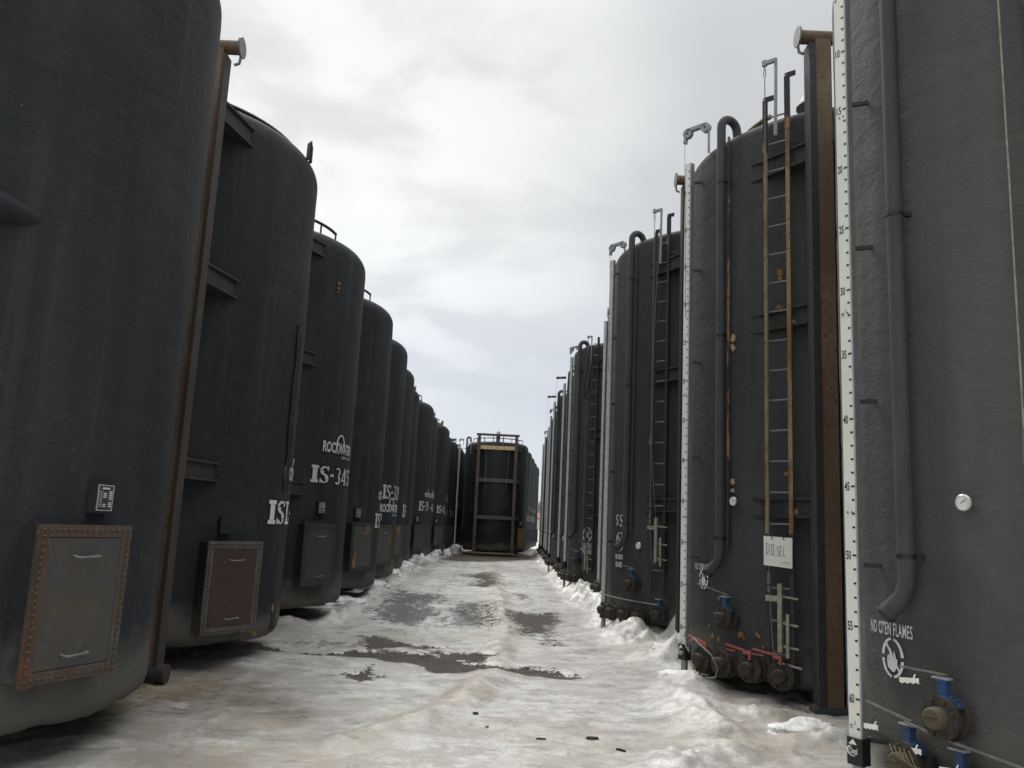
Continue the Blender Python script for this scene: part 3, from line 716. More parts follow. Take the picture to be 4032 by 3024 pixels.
# ------------------------------------------------------------------ RIGHT ROW (gauge side faces the lane)
RT=[(4.51,6.05),(4.14,10.1),(3.67,14.15),(4.03,18.2),(3.6,22.3),(3.7,26.3),(3.62,30.3),(3.7,34.3),(3.82,38.3),(3.85,42.3),(3.93,46.3)]
RLb=['nearest right-row black tank with big white numbered gauge board','right-row black tank with rusty tan ladder carrying the DIESEL sign',
'right-row black tank with black ladder and letters S S above its no-flame mark','right-row black tank set back, mostly hidden, its grey gauge strip beside the S S tank\'s',
'right-row black tank with ladder and hose loop hanging from its top','right-row black tank with small no-flames ring, next past the one with the hose loop',
'right-row black tank with flat black gauge head, seventh along the row','distant right-row black tank with pulley gauge head, eighth along',
'distant right-row black tank, ninth along, beside a tan diamond plate','distant right-row black tank, tenth along','farthest right-row black tank, lining the gap to the house']
rootR=[]
for i,(x,y) in enumerate(RT):
    dzz=0 if i!=1 else -.10
    T=empty('storage_tank',(x,y,dzz)); tag(T,RLb[i],'tank',GRP_R); rootR.append(T)
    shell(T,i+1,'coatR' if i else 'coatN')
    add_skid(T)
    add_frame(T,7.05,half=1.0 if i!=1 else .97,brk=(1,) if i==0 else (-1,1))
    add_roof(T,rail=False,cap=True,capaz=-33)
    if i==0:
        add_ruler(T,-85,2.10,-60,.30,6.3,W_=.10,D=.07,zn=.56,ground_leg=True)
        add_pipe(T,-72.3,1.25,6.45,r=2.01,conduit=False); add_dial(T,-60.5,1.87,.052)
        valve(T,-64.5,.60,.125,lev_len=.30,tilt=-.03)
        valve(T,-72,.28,.12,lev_len=.36,tilt=.02); valve(T,-62,.22,.12,lev_len=.36,tilt=.03); valve(T,-52,.18,.12,lev_len=.36,tilt=.03)
        for a,z in ((-70,.765),(-80,.41),(-70,.355),(-62.5,.31)): notch(T,a,z,r=RAD+.17)
        b=MB()
        for k in range(5):
            b.tube([P(-73+k,.38,RAD+.24),P(-71+k*1.1,.35-.01*k,RAD+.29),P(-68.5+k,.31-.015*k,RAD+.27),P(-66+k*1.3,.29-.03*k,RAD+.22)],.005,6)
        b.build('tie_rope','rope',T)
        decal(T,'stencil_text',fit(text2d('NO OPEN FLAMES',1,.012,space=1.1),.45,.085),-87,1.0,'stencilbright'); decal(T,'no_flames_symbol',ring_sign(.115),-79.6,.86,'stencilbright')
        b=MB(); m=frame_at(-50,0,RAD+.06); b.tube([m@Vector((-.01,0,6.9)),m@Vector((0,0,4)),m@Vector((.0,0,1.9))],.006,6); b.build('pull_cable','beige',T)
        b=MB(); b.tube([m@Vector((.0,0,2.3)),m@Vector((.0,.01,2.1))],.012,8); b.build('cable_clamp','steel',T)
        b=MB(); m=frame_at(-42,0,RAD+.08)
        for s in (-1,1): b.box((s*.13,0,3.6),(.05,.04,6.2),m)
        b.build('ladder','rustdark',T)
    elif i==1:
        add_ruler(T,-81.5,2.08,-58,.46,6.30,W_=.095,D=.075,zn=.66,white='white',head='pulley')
        add_pipe(T,-63,1.40,6.50,rad=.052,r=2.01,conduit='tan'); add_dial(T,-58,2.08,.05)
        foam_spots(T,[(-59.5,3.9,.045),(-59.6,3.8,.04),(-59.5,2.3,.04),(-59.6,2.2,.035),(-59.5,2.1,.03)],'foamtan')
        b=MB(); b.tube([P(-58,6.46,1.72),P(-54,6.48,1.74),P(-50,6.50,1.76),P(-47,6.50,1.78)],.03,8); b.build('roof_pipe','tan',T)
        lad,lm=add_ladder(T,-40.8,1.75,6.58,2.07,.25,'tan',.46)
        add_float_lever(T,-40.8,2.10,ztop=6.98,zbot=1.18,dx=.01)
        valve(T,-59.5,.85,.12,lev_len=.42,tilt=.05,cap='dirtymetal')
        for a,z in ((-69,.37),(-60,.38),(-50,.39),(-40.5,.37)): valve(T,a,z,.14,stem=None,lever=0,cap='dirtymetal',name='manifold_valve')
        for a,l in ((-70,.36),(-53,.32),(-44,.32)):
            b=MB(); m=frame_at(a,.575,RAD+.19); b.bar(m@Vector((-l/2,0,.02)),m@Vector((l/2-.08,0,-.01)),.03,.016); b.bar(m@Vector((-l/2,0,-.03)),m@Vector((-l/2+.12,0,-.03)),.02,.012); b.box((l/2-.05,0,-.025),(.09,.03,.035),m); b.box((l/2-.02,0,-.06),(.025,.025,.07),m); b.build('red_handle','red',T)
        b=MB(); b.bar(P(-41,.50,RAD+.18),P(-35,.46,RAD+.14),.02,.018); b.build('steel_rod','galv',T)
        b=MB(); b.tube([P(-77,.62,RAD+.2),P(-74,.48,RAD+.24),P(-71.5,.44,RAD+.26),P(-70.5,.56,RAD+.28),P(-68,.60,RAD+.29),P(-64,.54,RAD+.30),P(-60,.48,RAD+.31),P(-57.5,.36,RAD+.31),P(-58.5,.26,RAD+.3),P(-63,.22,RAD+.28)],.009,8); b.build('hose','steel',T)
        b=MB()
        for k in range(3): b.tube([P(-71+k*1.2,.36,RAD+.2),P(-71.5+k*1.6,.22,RAD+.21),P(-71+k*1.5,.12,RAD+.22),P(-71+k*1.4,.05+.03*k,RAD+.23)],.005,5)
        b.build('hanging_wire','rope',T)
        foam_spots(T,[(-71,.72,.02),(-57,.68,.03),(-56,.70,.03),(-55,.66,.022),(-50,.72,.02),(-49.4,.70,.02),(-48,.60,.015),(-69,.62,.03),(-66,.60,.025),(-66,1.03,.02)])
        foam_spots(T,[(-41.5,4.55,.045),(-41.5,4.49,.03),(-41.5,4.15,.045),(-41.5,4.09,.03),(-40,2.37,.03)])
        decal(T,'stencil_text',fit(text2d('NO OPEN FLAM',1,.012,space=1.1),.40,.075),-81.6,1.31,'stencilbright'); decal(T,'no_flames_symbol',ring_sign(.105),-75,1.22,'stencilbright')
    elif i==2:
        add_ruler(T,-84,2.03,-50,.36,6.28,W_=.08,D=.06,white='whitedirty',numbers=False,detail=False,head='pulley')
        add_pipe(T,-62.3,1.45,6.42,rad=.052,r=2.01); add_dial(T,-54,1.40,.055)
        add_ladder(T,-42.5,1.0,6.42,2.03,.22,'rustdark',.7,mat2='rustdark')
        add_float_lever(T,-42.5,2.08,ztop=6.72,zbot=1.75,mat='galv',dx=-.0)
        b=MB(); m=frame_at(-45.5,3.0,RAD+.16); b.box((0,0,0),(.05,.03,.14),m); b.box((-.03,0,-.02),(.03,.02,.06),m); b.tube([m@Vector((0,0,.07)),m@Vector((.02,.02,1.6)),m@Vector((.10,.0,3.5))],.006,6); b.tube([m@Vector((0,0,-.07)),m@Vector((.05,.0,-.7)),m@Vector((.12,0,-1.3))],.005,6); b.build('cable_box','steel',T)
        valve(T,-56,.82,.12,lev_len=.3,cap='dirtymetal'); valve(T,-41,.42,.12,lev_len=.0,lever=0,cap='dirtymetal')
        for a in (-78,-69,-60,-51): valve(T,a,.35,.13,stem=None,lever=0,cap='dirtymetal',name='manifold_valve')
        b=MB(); b.tube([P(a_,.60-(a_+78)*.001,RAD+.2) for a_ in range(-80,-38,4)],.010,6); b.build('handle_rod','steel',T)
        decal(T,'stencil_letters',join(slab('S',.09,.17),shift(slab('S',.10,.19),.14,-.02)),-75,1.70,'stencil')
        decal(T,'no_flames_symbol',ring_sign(.135,False),-70.5,1.44,'stencil')
        decal(T,'stencil_text',join(shift(fit(text2d('NO OPEN',1,.05),.26,.085),0,.12),shift(fit(text2d('FLAME',1,.05),.22,.085),.02,0)),-75,1.04,'stencil')
    else:
        hd={4:'pulley',5:'bar',6:'bar',7:'pulley',9:'pulley'}.get(i)
        o_=[0,0,0,6,5,0,0,0,0,0,0][i]
        add_ruler(T,-90+o_,2.02,-45,[0,0,0,.33,.75,.72,.7,.7,.7,.7,.7][i],6.22,W_=.075,D=.055,white='whitedirty',numbers=False,detail=False,head=hd,cap=True)
        add_pipe(T,-71+o_,1.5,6.40,rad=.055,r=2.01,conduit=False)
        if i in (4,):
            add_ladder(T,-48,1.4,6.3,2.03,.24,'rustdark',.55,top=False); add_float_lever(T,-48,2.08,ztop=6.55,zbot=1.2,dx=-.06,detail=True)
            b=MB(); b.tube([P(a_+8,z_,2.13) for a_,z_ in ((-58,6.3),(-60,5.8),(-62,5.4),(-63,5.1),(-61.5,4.95),(-59,5.2),(-56,5.8),(-55,6.3))],.022,8); b.build('hose_loop','rustdark',T)
            decal(T,'no_flames_symbol',ring_sign(.17,False),-52.5,1.48,'stencil'); decal(T,'stencil_text',join(shift(fit(text2d('NO OPEN',1,.05),.34,.12),0,.16),shift(fit(text2d('FLAMES',1,.05),.34,.12),.02,0)),-58,1.0,'stencil')
            valve(T,-60,.85,.11,lev_len=.3,cap='dirtymetal')
        else: add_ladder(T,-50+o_,1.4,6.3,2.03,.24,'rustdark',.55,top=False,rungs=False)
        if i==5: decal(T,'no_flames_symbol',ring_sign(.12),-80,1.35,'stencil'); decal(T,'stencil_text',fit(text2d('NO OPEN FLAMES',1,.012,space=1.1),.36,.09),-85,1.58,'stencil')
        if i==6: decal(T,'stencil_text',slab('11',.22,.24),-84,1.3,'stencil')
        if i==8:
            m=frame_at(-88,1.95,RAD+.3); b=MB(); b.add([(-.2,0,0),(0,0,-.34),(.2,0,0),(0,0,.34),(-.2,.02,0),(0,.02,-.34),(.2,.02,0),(0,.02,.34)],[(0,1,2,3),(7,6,5,4),(0,4,5,1),(1,5,6,2),(2,6,7,3),(3,7,4,0)],False,m); b.build('diamond_plate','steel',T)
        for a in (-86,-77,-68,-59): valve(T,a,.42,.13,stem=None,lever=0,cap='dirtymetal',name='manifold_valve')

# ------------------------------------------------------------------ the DIESEL sign, hung from the ladder of the second right-row tank
tp=Vector((RT[1][0],RT[1][1],-.10)); m=Matrix.Translation(tp)@frame_at(-40.6,0,2.125)
a=R(-24); 
S=empty('hanging_sign',tuple(m@Vector((0,0,1.62)))); S.rotation_euler=(0,0,R(-36)); tag(S,'white board hand-lettered DIESEL hanging from the tan ladder','sign')
b=MB(); b.add([(-.145,-.004,.105),(.145,-.004,.095),(.142,-.004,-.205),(-.145,-.004,-.185),(-.145,.004,.105),(.145,.004,.095),(.142,.004,-.205),(-.145,.004,-.185)],[(3,2,1,0),(4,5,6,7),(0,1,5,4),(1,2,6,5),(2,3,7,6),(3,0,4,7)]); b.build('sign_board','signwhite',S)
def hand(ch):
    return {'D':[[(0,0),(.02,1)],[(0,1),(.5,.8),(.55,.4),(0,0)]],'I':[[(.3,0),(.32,1)],[(.1,1),(.55,.98)],[(.1,0),(.55,.02)]],'E':[[(0,0),(.02,1)],[(0,1),(.45,1)],[(0,.5),(.38,.5)],[(0,0),(.48,0)]],
    'S':[[(.5,.95),(.1,.85),(.1,.6),(.45,.4),(.45,.1),(0,0)]],'L':[[(.05,1),(.05,0),(.5,.02)]]}[ch]
b=MB(); x=-.115
for k,ch in enumerate('DIESEL'):
    hh=[.115,.105,.10,.095,.095,.09][k]
    for st in hand(ch):
        for p,q in zip(st,st[1:]): b.bar((x+p[0]*.05,-.0055,-.09+p[1]*hh+(.012*(5-k)/5)),(x+q[0]*.05,-.0055,-.09+q[1]*hh+(.012*(5-k)/5)),.003,.0035,upv=(0,1,0))
    x+=.034
b.build('hand_lettering','ink',S)
b=MB()
for k in range(6):
    x0=.03+.016*k; b.bar((x0,-.0055,-.165),(x0+.004,-.0055,-.165+.018*(1+.3*(k%2))),.002,.002,upv=(0,1,0)); b.bar((x0,-.0055,-.150),(x0+.008,-.0055,-.148),.002,.002,upv=(0,1,0))
b.build('small_scribble','inkgrey',S)
for s in (-.055,.065):
    b=MB(); b.tube([(s,-.012,.075),(s-.004,-.02,.085),(s-.004,.0,.12),(s,.02,.14),(s+.004,.03,.13)],.005,6); b.build('wire_hook','black',S)

# ------------------------------------------------------------------ ground
def seg(px,py,pts,w):
    d=np.full(px.shape,1e9)
    for (x0,y0),(x1,y1) in zip(pts,pts[1:]):
        vx,vy=x1-x0,y1-y0; tt=np.clip(((px-x0)*vx+(py-y0)*vy)/(vx*vx+vy*vy),0,1)
        d=np.minimum(d,np.hypot(px-x0-tt*vx,py-y0-tt*vy))
    return np.clip(1-d/w,0,1)
def poly(px,py,pts,soft):
    # soft inside mask of a polygon: signed distance mapped to 0..1 (0.5 on the outline)
    ins=np.zeros(px.shape,bool); d=np.full(px.shape,1e9); n=len(pts)
    for i in range(n):
        x0,y0=pts[i];x1,y1=pts[(i+1)%n]
        c=((y0>py)!=(y1>py)); xi=(x1-x0)*(py-y0)/((y1-y0) if y1!=y0 else 1e-9)+x0
        ins^=(c&(px<xi)); vx,vy=x1-x0,y1-y0; tt=np.clip(((px-x0)*vx+(py-y0)*vy)/(vx*vx+vy*vy+1e-12),0,1)
        d=np.minimum(d,np.hypot(px-x0-tt*vx,(py-y0-tt*vy)*1.0))
    return np.clip(.5+np.where(ins,d,-d)/(2*soft),0,1)
def blob(px,py,cx,cy,rx,ry): return np.clip(1-np.hypot((px-cx)/rx,(py-cy)/ry),0,1)
bermline=[(2.0,14.6),(2.15,17.0),(1.98,19.5),(2.0,23.5),(1.95,28),(1.98,37),(2.25,53)]
def height(x,y):
    rg_=1-np.abs(2.6*fbm(x*1.1+3,y*.9,9.0)); am=.25+.75*np.clip((np.abs(x+.2)-1.2)/.8,0,1); z=am*(.022*np.clip(rg_,0,1)**3+.024*fbm(x*2.2,y*2.2,2.0))+.018*fbm(x*.8,y*.8)+.005*fbm(x*7,y*7,4.0,3)
    wx=x+.22*fbm(x*1.3,y*1.3,7.0); wy=y+.35*fbm(x*1.1,y*1.1,8.0)
    lum=.5+1.1*np.clip(fbm(x*2.6,y*2.2,5.0)+.35,0,1)+.6*fbm(x*7,y*7,3.0,4)
    s=lambda t:t*t*(3-2*t)
    z=z+.26*s(seg(wx,wy,bermline,.62))*lum
    z=z+.30*s(blob(wx,wy,2.35,12.6,1.15,1.25))*lum+.26*s(blob(wx,wy,1.95,13.4,.6,.7))*lum
    z=z+.24*s(blob(wx,wy,2.15,10.9,.6,.6))*lum
    z=z+.13*s(blob(wx,wy,2.1,9.25,.55,.40))*lum+.10*s(blob(wx,wy,2.35,8.1,.50,.35))*lum+.13*s(blob(wx,wy,2.75,7.3,.55,.32))*lum
    z=z+.10*s(seg(wx,wy,[(1.3,6.0),(1.8,7.0),(1.75,8.6)],.45))*lum
    z=z+.055*s(seg(x+.06*fbm(x*2,y*2),y,[(-.45,36),(-.25,27.5),(-.10,20),(0,15.4),(.05,12.3),(-.08,10.7),(-.02,9.9),(-.16,8.8),(-.37,7.8),(-.7,6.9),(-1.1,6.3)],.30))*(.6+.8*np.clip(lum-.4,0,1))
    z=z+.09*s(seg(wx,wy,[(-3.4,12.6),(-2.7,13.2),(-2.75,16),(-2.9,20),(-3.0,30)],.28))*lum
    z=z-.05*s(seg(wx,wy,[(-2.9,10.7),(-1.4,10.55),(0.0,10.0),(.9,9.65)],.35))
    far=np.clip((y-90)/140,0,1); z=z+1.5*far*far*(3-2*far)
    return z
xs=np.concatenate([-np.geomspace(6000,5.2,36),np.linspace(-5,5,401),np.geomspace(5.2,6000,36)])
ys=np.concatenate([-np.geomspace(3000,2,26),np.linspace(-1,4.9,60),np.geomspace(5.0,75,760),np.geomspace(77,9000,70)])
X,Y=np.meshgrid(xs,ys); Z=height(X,Y)
nx,ny=len(xs),len(ys)
wx=X+.16*fbm(X*2.2,Y*1.2,11.0); wy=Y+.45*fbm(X*1.6,Y*1.1,12.0)
gr=[]
A_=[(-1.30,26.75),(-1.07,27.9),(-.44,29.6),(-.25,27.5),(-.12,23.3),(-.35,22.2),(-.91,22.8),(-.6,25.5)]
C_=[(-.99,15.9),(-.75,17.5),(-.11,17.7),(-.02,15.4),(-.04,13.6),(-.45,13.6),(-.76,14.5)]
D_=[(.20,16.2),(.39,16.5),(.63,16.0),(.96,16.5),(1.13,14.9),(.85,14.3),(.68,13.4),(.30,13.0),(.35,13.9),(.17,14.6)]
F_=[(-3.2,10.85),(-2.5,10.75),(-1.36,10.85),(-.65,10.6),(-.1,10.35),(.44,10.15),(.98,9.74),(.62,9.40),(-.03,9.58),(-.6,9.48),(-1.04,9.75),(-1.6,10.05),(-2.5,10.35),(-3.2,10.5)]
F2=[(-1.95,11.9),(-1.6,11.95),(-1.2,11.65),(-.65,11.40),(-1.2,11.20),(-1.6,10.9)]
F3=[(-1.05,10.95),(-.68,10.9),(-.05,10.82),(-.1,10.45),(-.55,10.48)]
G_=[(-1.62,8.9),(-1.42,9.1),(-1.46,9.65),(-1.33,9.0),(-1.2,8.95),(-1.37,8.62)]
H_=[(-3.1,40.5),(-3.0,48.8),(.65,52.4),(1.85,58),(2.0,50),(.3,41.5),(-1.1,38.9),(-2.3,38.2)]
K_=[(.5,12.5),(.78,12.6),(.95,12.0),(.58,11.9)]
sy=np.clip(Y/15,.5,3)
grav=np.zeros_like(X)
for q,sft in ((A_,.7),(D_,.42),(F_,.15),(F2,.24),(F3,.18),(G_,.16)): grav=np.maximum(grav,poly(wx,wy,q,sft))
grav=np.maximum(grav,.80*poly(wx,wy,[(-3.1,38.5),(-3.0,48.8),(.65,50),(1.9,50),(2.0,44),(.3,39.0),(-1.1,37.0),(-2.3,36.6)],.8))
spk=np.maximum(poly(wx,wy,C_,.3),poly(wx,wy,K_,.12))
B_=[(-2.39,15.2),(-2.5,20),(-1.87,19.3),(-1.2,19.1),(-1.26,17.7),(-1.55,16.7),(-1.0,15.9),(-1.1,14.2),(-1.27,13.4),(-1.67,13.3),(-2.05,13.9)]
E_=[(.19,20.4),(.39,20.9),(.72,20.2),(.36,18.9)]
wet=np.maximum(poly(wx,wy,B_,.65),poly(wx,wy,E_,.35)); wet=np.maximum(wet,.75*poly(wx,wy,[(-1.2,17.8),(-.2,18.2),(-.1,13.2),(-1.1,13.3)],.5)); wet=np.maximum(wet,.6*poly(wx,wy,[(.1,16.8),(1.2,16.8),(1.2,12.6),(.2,12.4)],.5)); wet=np.maximum(wet,.62*seg(wx,wy,[(-2.6,11.3),(-1.0,11.2),(-.2,10.7)],.5))
wet=np.maximum(wet,.50*seg(wx,wy,[(-1.3,12.5),(-1.5,20),(-1.5,38)],.55)); wet=np.maximum(wet,.46*seg(wx,wy,[(.6,11.5),(.6,20),(.7,38)],.5))
wet=np.maximum(wet,.62*seg(wx,wy,[(2.15,10.0),(2.3,9.7),(2.7,9.0),(2.9,8.2)],.55)); wet=np.maximum(wet,.55*seg(wx,wy,[(2.6,11.6),(3.2,10.8)],.7))
dirt=np.clip(.50+.8*fbm(X*.7,Y*.5,20.0),0,1)*.6
dirt=np.maximum(dirt,np.clip(1.25*blob(wx,wy,-2.9,7.6,2.3,3.0)+.25*fbm(wx*2,wy*2,31.0),0,1)); dirt=np.maximum(dirt,np.clip(1.3*blob(wx,wy,-1.75,7.1,.75,.5),0,1)); dirt=np.maximum(dirt,.8*blob(wx,wy,-2.1,5.6,1.2,.9)); dirt=np.maximum(dirt,.75*seg(wx,wy,[(2.9,7.0),(2.3,8.6),(2.6,10.2)],.5)); dirt=np.maximum(dirt,.5*seg(wx,wy,[(.1,8.0),(.4,7.2),(1.4,6.4)],.35))
dirt=np.maximum(dirt,.7*seg(wx,wy,[(-3.6,9.5),(-3.4,12),(-3.5,14.5)],1.1))
ylw=seg(wx,wy,[(-.45,36),(-.25,27.5),(-.10,20),(0,15.4),(.05,12.3),(-.08,10.7),(-.02,9.9),(-.16,8.8),(-.5,7.6),(-1.0,6.4)],.34)
ylw=np.maximum(ylw,1.0*blob(wx,wy,-1.3,5.9,1.6,1.1)); ylw=np.maximum(ylw,.45*np.clip(.0+2.2*fbm(X*.6,Y*.5,41.0),0,1)*(Y<14)); ylw=np.maximum(ylw,.7*blob(wx,wy,2.0,7.0,.9,1.4)); ylw=np.maximum(ylw,.7*blob(wx,wy,2.0,11,.6,.6))
clean=np.clip((Z-.05)/.12,0,1)*(X>1.2)+.6*np.clip((Z-.035)/.05,0,1)*(X<-2.3)
clean=np.maximum(clean,.8*seg(wx,wy,[(-2.6,12.9),(-2.0,20),(-2.2,34)],.35))
Z=Z-.02*(grav>.5)
under=np.clip((-3.3-X)/.7,0,1)+np.clip((X-3.2)/.7,0,1)   # darker brown ground tone beneath the tanks
dirt=np.maximum(dirt,np.clip(under,0,1)*.9*(Y<70))
V=np.stack([X,Y,Z],-1).reshape(-1,3)
idx=np.arange(nx*ny).reshape(ny,nx); F=np.stack([idx[:-1,:-1],idx[:-1,1:],idx[1:,1:],idx[1:,:-1]],-1).reshape(-1,4)
me=bpy.data.meshes.new('ground'); me.vertices.add(len(V)); me.vertices.foreach_set('co',V.ravel())
me.loops.add(F.size); me.loops.foreach_set('vertex_index',F.ravel()); me.polygons.add(len(F))
me.polygons.foreach_set('loop_start',np.arange(0,F.size,4)); me.polygons.foreach_set('loop_total',np.full(len(F),4)); me.polygons.foreach_set('use_smooth',np.ones(len(F),bool)); me.update(calc_edges=True)
for nme,arr in (('gravel',grav),('speckle',spk),('wet',wet),('dirt',dirt),('yellow',ylw),('clean',clean)):
    at=me.attributes.new(nme,'FLOAT','POINT'); at.data.foreach_set('value',arr.ravel().astype(np.float32))
m_,t=material('snow_ice_and_gravel')
nf=t.noise(t.vmul(t.pos,(.7,1.15,1)),7,7,.7); nff=t.noise(t.pos,38,4,.7); nl=t.noise(t.pos,1.3,8,.68,.1); st=t.noise(t.vmul(t.pos,(1,.6,1)),3.2,8,.72,.1)
n9=t.noise(t.vmul(t.pos,(.8,1.1,1)),2.6,9,.74,.1)
snow=t.mix(t.rng(n9,.44,.54),(.58,.57,.545),(.90,.895,.88)); snow=t.mix(t.math('MULTIPLY',t.rng(nl,.50,.58),.55),snow,(.52,.51,.48))
snow=t.mix(t.math('MULTIPLY',t.rng(st,.57,.64),.6),snow,(.36,.34,.30))
mott0=t.noise(t.pos,9,7,.78)
dm=t.math('MULTIPLY',t.attr('dirt'),t.rng(t.math('ADD',nl,t.math('MULTIPLY',nf,.7)),.58,.86,.35,1.0))
snow=t.mix(dm,snow,t.mix(t.rng(mott0,.4,.6),(.10,.080,.056),(.26,.21,.15)))
snow=t.mix(t.math('MULTIPLY',t.attr('yellow'),t.rng(nf,.35,.6,.25,.7)),snow,(.50,.42,.29))
snow=t.mix(t.math('MULTIPLY',t.attr('clean'),t.rng(nf,.33,.55,.4,1)),snow,(.74,.725,.68))
film=t.math('MULTIPLY',t.rng(t.noise(t.vmul(t.pos,(.8,1.6,1)),2.1,8,.78,.15),.56,.60),t.rng(nl,.44,.54,.15,1)); snow=t.mix(t.math('MULTIPLY',film,.75),snow,(.31,.30,.275))
fl=t.noise(t.vmul(t.pos,(.55,1.9,1)),5.2,6,.75,.4); snow=t.mix(t.math('MULTIPLY',t.math('MULTIPLY',t.rng(fl,.635,.665),t.rng(nl,.35,.55)),.85),snow,(.17,.155,.135))
mott=t.noise(t.pos,16,6,.8,.0); snow=t.mix(t.math('MULTIPLY',t.rng(mott,.50,.62),.40),snow,(.40,.38,.34))
grn=t.noise(t.pos,95,3,.8); snow=t.mix(1.0,snow,t.mix(t.rng(grn,.34,.66),(.70,.69,.67),(1,1,1)),'MULTIPLY')
peb=t.rng(t.math('ADD',nff,t.math('MULTIPLY',nl,.12)),.70,.75); rut=t.noise(t.vmul(t.pos,(4.2,.22,1)),1.0,5,.6,.5); snow=t.mix(t.math('MULTIPLY',t.rng(rut,.52,.64),.30),snow,(.40,.385,.35))
snow=t.mix(t.math('MULTIPLY',peb,.55),snow,(.13,.11,.09))
wm=t.rng(t.math('ADD',t.attr('wet'),t.math('MULTIPLY',t.math('SUBTRACT',t.noise(t.vmul(t.pos,(1,.45,1)),5.5,8,.76),.5),2.2)),.50,.70,0,1,True)
ice=t.mix(t.rng(nf,.4,.62),(.13,.13,.13),(.24,.24,.235))
c=t.mix(t.math('MULTIPLY',wm,.92),snow,ice)
vor=t.new('ShaderNodeTexVoronoi'); t.set(vor.inputs['Vector'],t.pos); vor.inputs['Scale'].default_value=34
gcol=t.mix(t.new('ShaderNodeSeparateColor').outputs[0],(.1,.1,.1),(.1,.1,.1)) if False else t.mix(t.rng(t.noise(t.pos,60,3,.8),.35,.65),(.030,.024,.018),(.098,.077,.055))
vc=t.new('ShaderNodeSeparateColor'); t.l.new(vor.outputs['Color'],vc.inputs[0]); gcol=t.mix(t.math('MULTIPLY',vc.outputs[0],.5),gcol,(.15,.135,.115))
gm=t.rng(t.math('ADD',t.attr('gravel'),t.math('MULTIPLY',t.math('SUBTRACT',t.math('ADD',t.math('MULTIPLY',nf,.6),t.math('MULTIPLY',mott,.4)),.5),2.6)),.46,.56)
sm=t.math('MULTIPLY',t.rng(t.attr('speckle'),.35,.75),t.rng(t.noise(t.vmul(t.pos,(1,.6,1)),11,5,.7),.50,.54))
gm=t.math('MAXIMUM',gm,sm)
c=t.mix(gm,c,gcol)
# far field: stubble and bare straw patches show through the snow
sp=t.new('ShaderNodeSeparateXYZ'); t.l.new(t.pos,sp.inputs[0])
fm=t.math('MULTIPLY',t.rng(sp.outputs[1],72,85),t.rng(t.noise(t.vmul(t.pos,(.2,1,1)),.12,4,.6),.46,.56)); c=t.mix(fm,c,(.46,.36,.20))
t.set(t.b.inputs['Base Color'],c)
rg=t.mix(t.rng(nl,.40,.56),(.20,.20,.20),(.50,.50,.50)); rg=t.mix(wm,rg,(.22,.22,.22)); rg=t.mix(gm,rg,(.9,.9,.9)); t.l.new(rg,t.b.inputs['Roughness'])
hb=t.math('ADD',t.math('MULTIPLY',nf,.6),t.math('MULTIPLY',nff,.25)); hb=t.math('MULTIPLY',hb,t.rng(wm,0,1,1,.15))
nb=t.bump(hb,.75,.03); hg=t.math('MULTIPLY',t.math('MULTIPLY',vor.outputs['Distance'],gm),-1.0); nb=t.bump(hg,.9,.03,nb)
t.l.new(nb,t.b.inputs['Normal'])
M['ground']=m_; me.materials.append(m_); tag(link('ground',me),kind='structure')

# ------------------------------------------------------------------ loose snow lumps along the left row
m_,t=material('clean_lump_snow'); n=t.noise(t.pos,9,5,.6); t.set(t.b.inputs['Base Color'],t.mix(t.rng(n,.38,.6),(.66,.66,.64),(.82,.82,.80))); t.b.inputs['Roughness'].default_value=.6
t.l.new(t.bump(t.noise(t.pos,22,4,.6),.6,.03),t.b.inputs['Normal']); M['lump']=m_
def snow_lump(x,y,w,d,h,seed,label,grp='clean snow lumps along the left row'):
    pk=random.Random(seed); px_,py_=pk.uniform(-.35,.35),pk.uniform(-.3,.3)
    n=28;k=14;vs=[];fs=[]
    for j in range(k+1):
        ph=j/k*PI/2
        for i in range(n):
            th=2*PI*i/n; cx,cy,cz=math.cos(th)*math.cos(ph),math.sin(th)*math.cos(ph),math.sin(ph)
            f=1+.55*float(fbm(np.array(cx*1.3+seed*3),np.array(cy*1.3),np.array(cz*1.3)))+.38*float(fbm(np.array(cx*4+seed),np.array(cy*4),np.array(cz*4),3))
            f=f*(1.12 if j==0 else 1); vs.append((cx*w/2*f+px_*w*cz**2*.6,cy*d/2*f+py_*d*cz**2*.6,max(cz,0)**.7*h*.8*(f if cz>.3 else 1)-(.32 if j==0 else .02)))
    for j in range(k):
        for i in range(n): fs.append((j*n+i,j*n+(i+1)%n,(j+1)*n+(i+1)%n,(j+1)*n+i))
    b=MB(); b.add(vs,fs,True); o=b.build('snow_lump','lump',None,(x,y,float(height(np.array([x]),np.array([y]))[0])),seed*1.1); tag(o,label,'snow lump',grp); return o
for i,(x,y,w,d,h,lb) in enumerate([(-3.05,16.2,1.0,.8,.20,'low snow lump lying between the IS-345 tank and the next one'),
    (-3.0,19.9,.75,.7,.26,'rounded snow lump at the foot of the yellow-patched tank, left side'),
    (-3.1,23.6,.60,.6,.26,'snow lump by the base edge of the IS-329 tank'),
    (-3.25,27.4,.75,.7,.42,'tall pointed snow lump just beyond the IS-329 tank'),
    (-3.2,31.0,.8,.7,.46,'steep snow lump at the foot of the paired-logo tanks'),
    (-3.2,35.0,.75,.7,.34,'small low snow lump, right behind the steep one'),
    (-3.3,38.6,1.2,.9,.50,'wide blocky snow lump beside the dark puddle\'s left end'),
    (-3.0,43.2,.6,.6,.34,'small snow lump left of the far puddle, before the last one'),
    (-2.85,46.5,1.0,.8,.62,'farthest tall snow lump, left of the tank across the lane')]):
    snow_lump(x,y,w,d,h,i+1,lb)
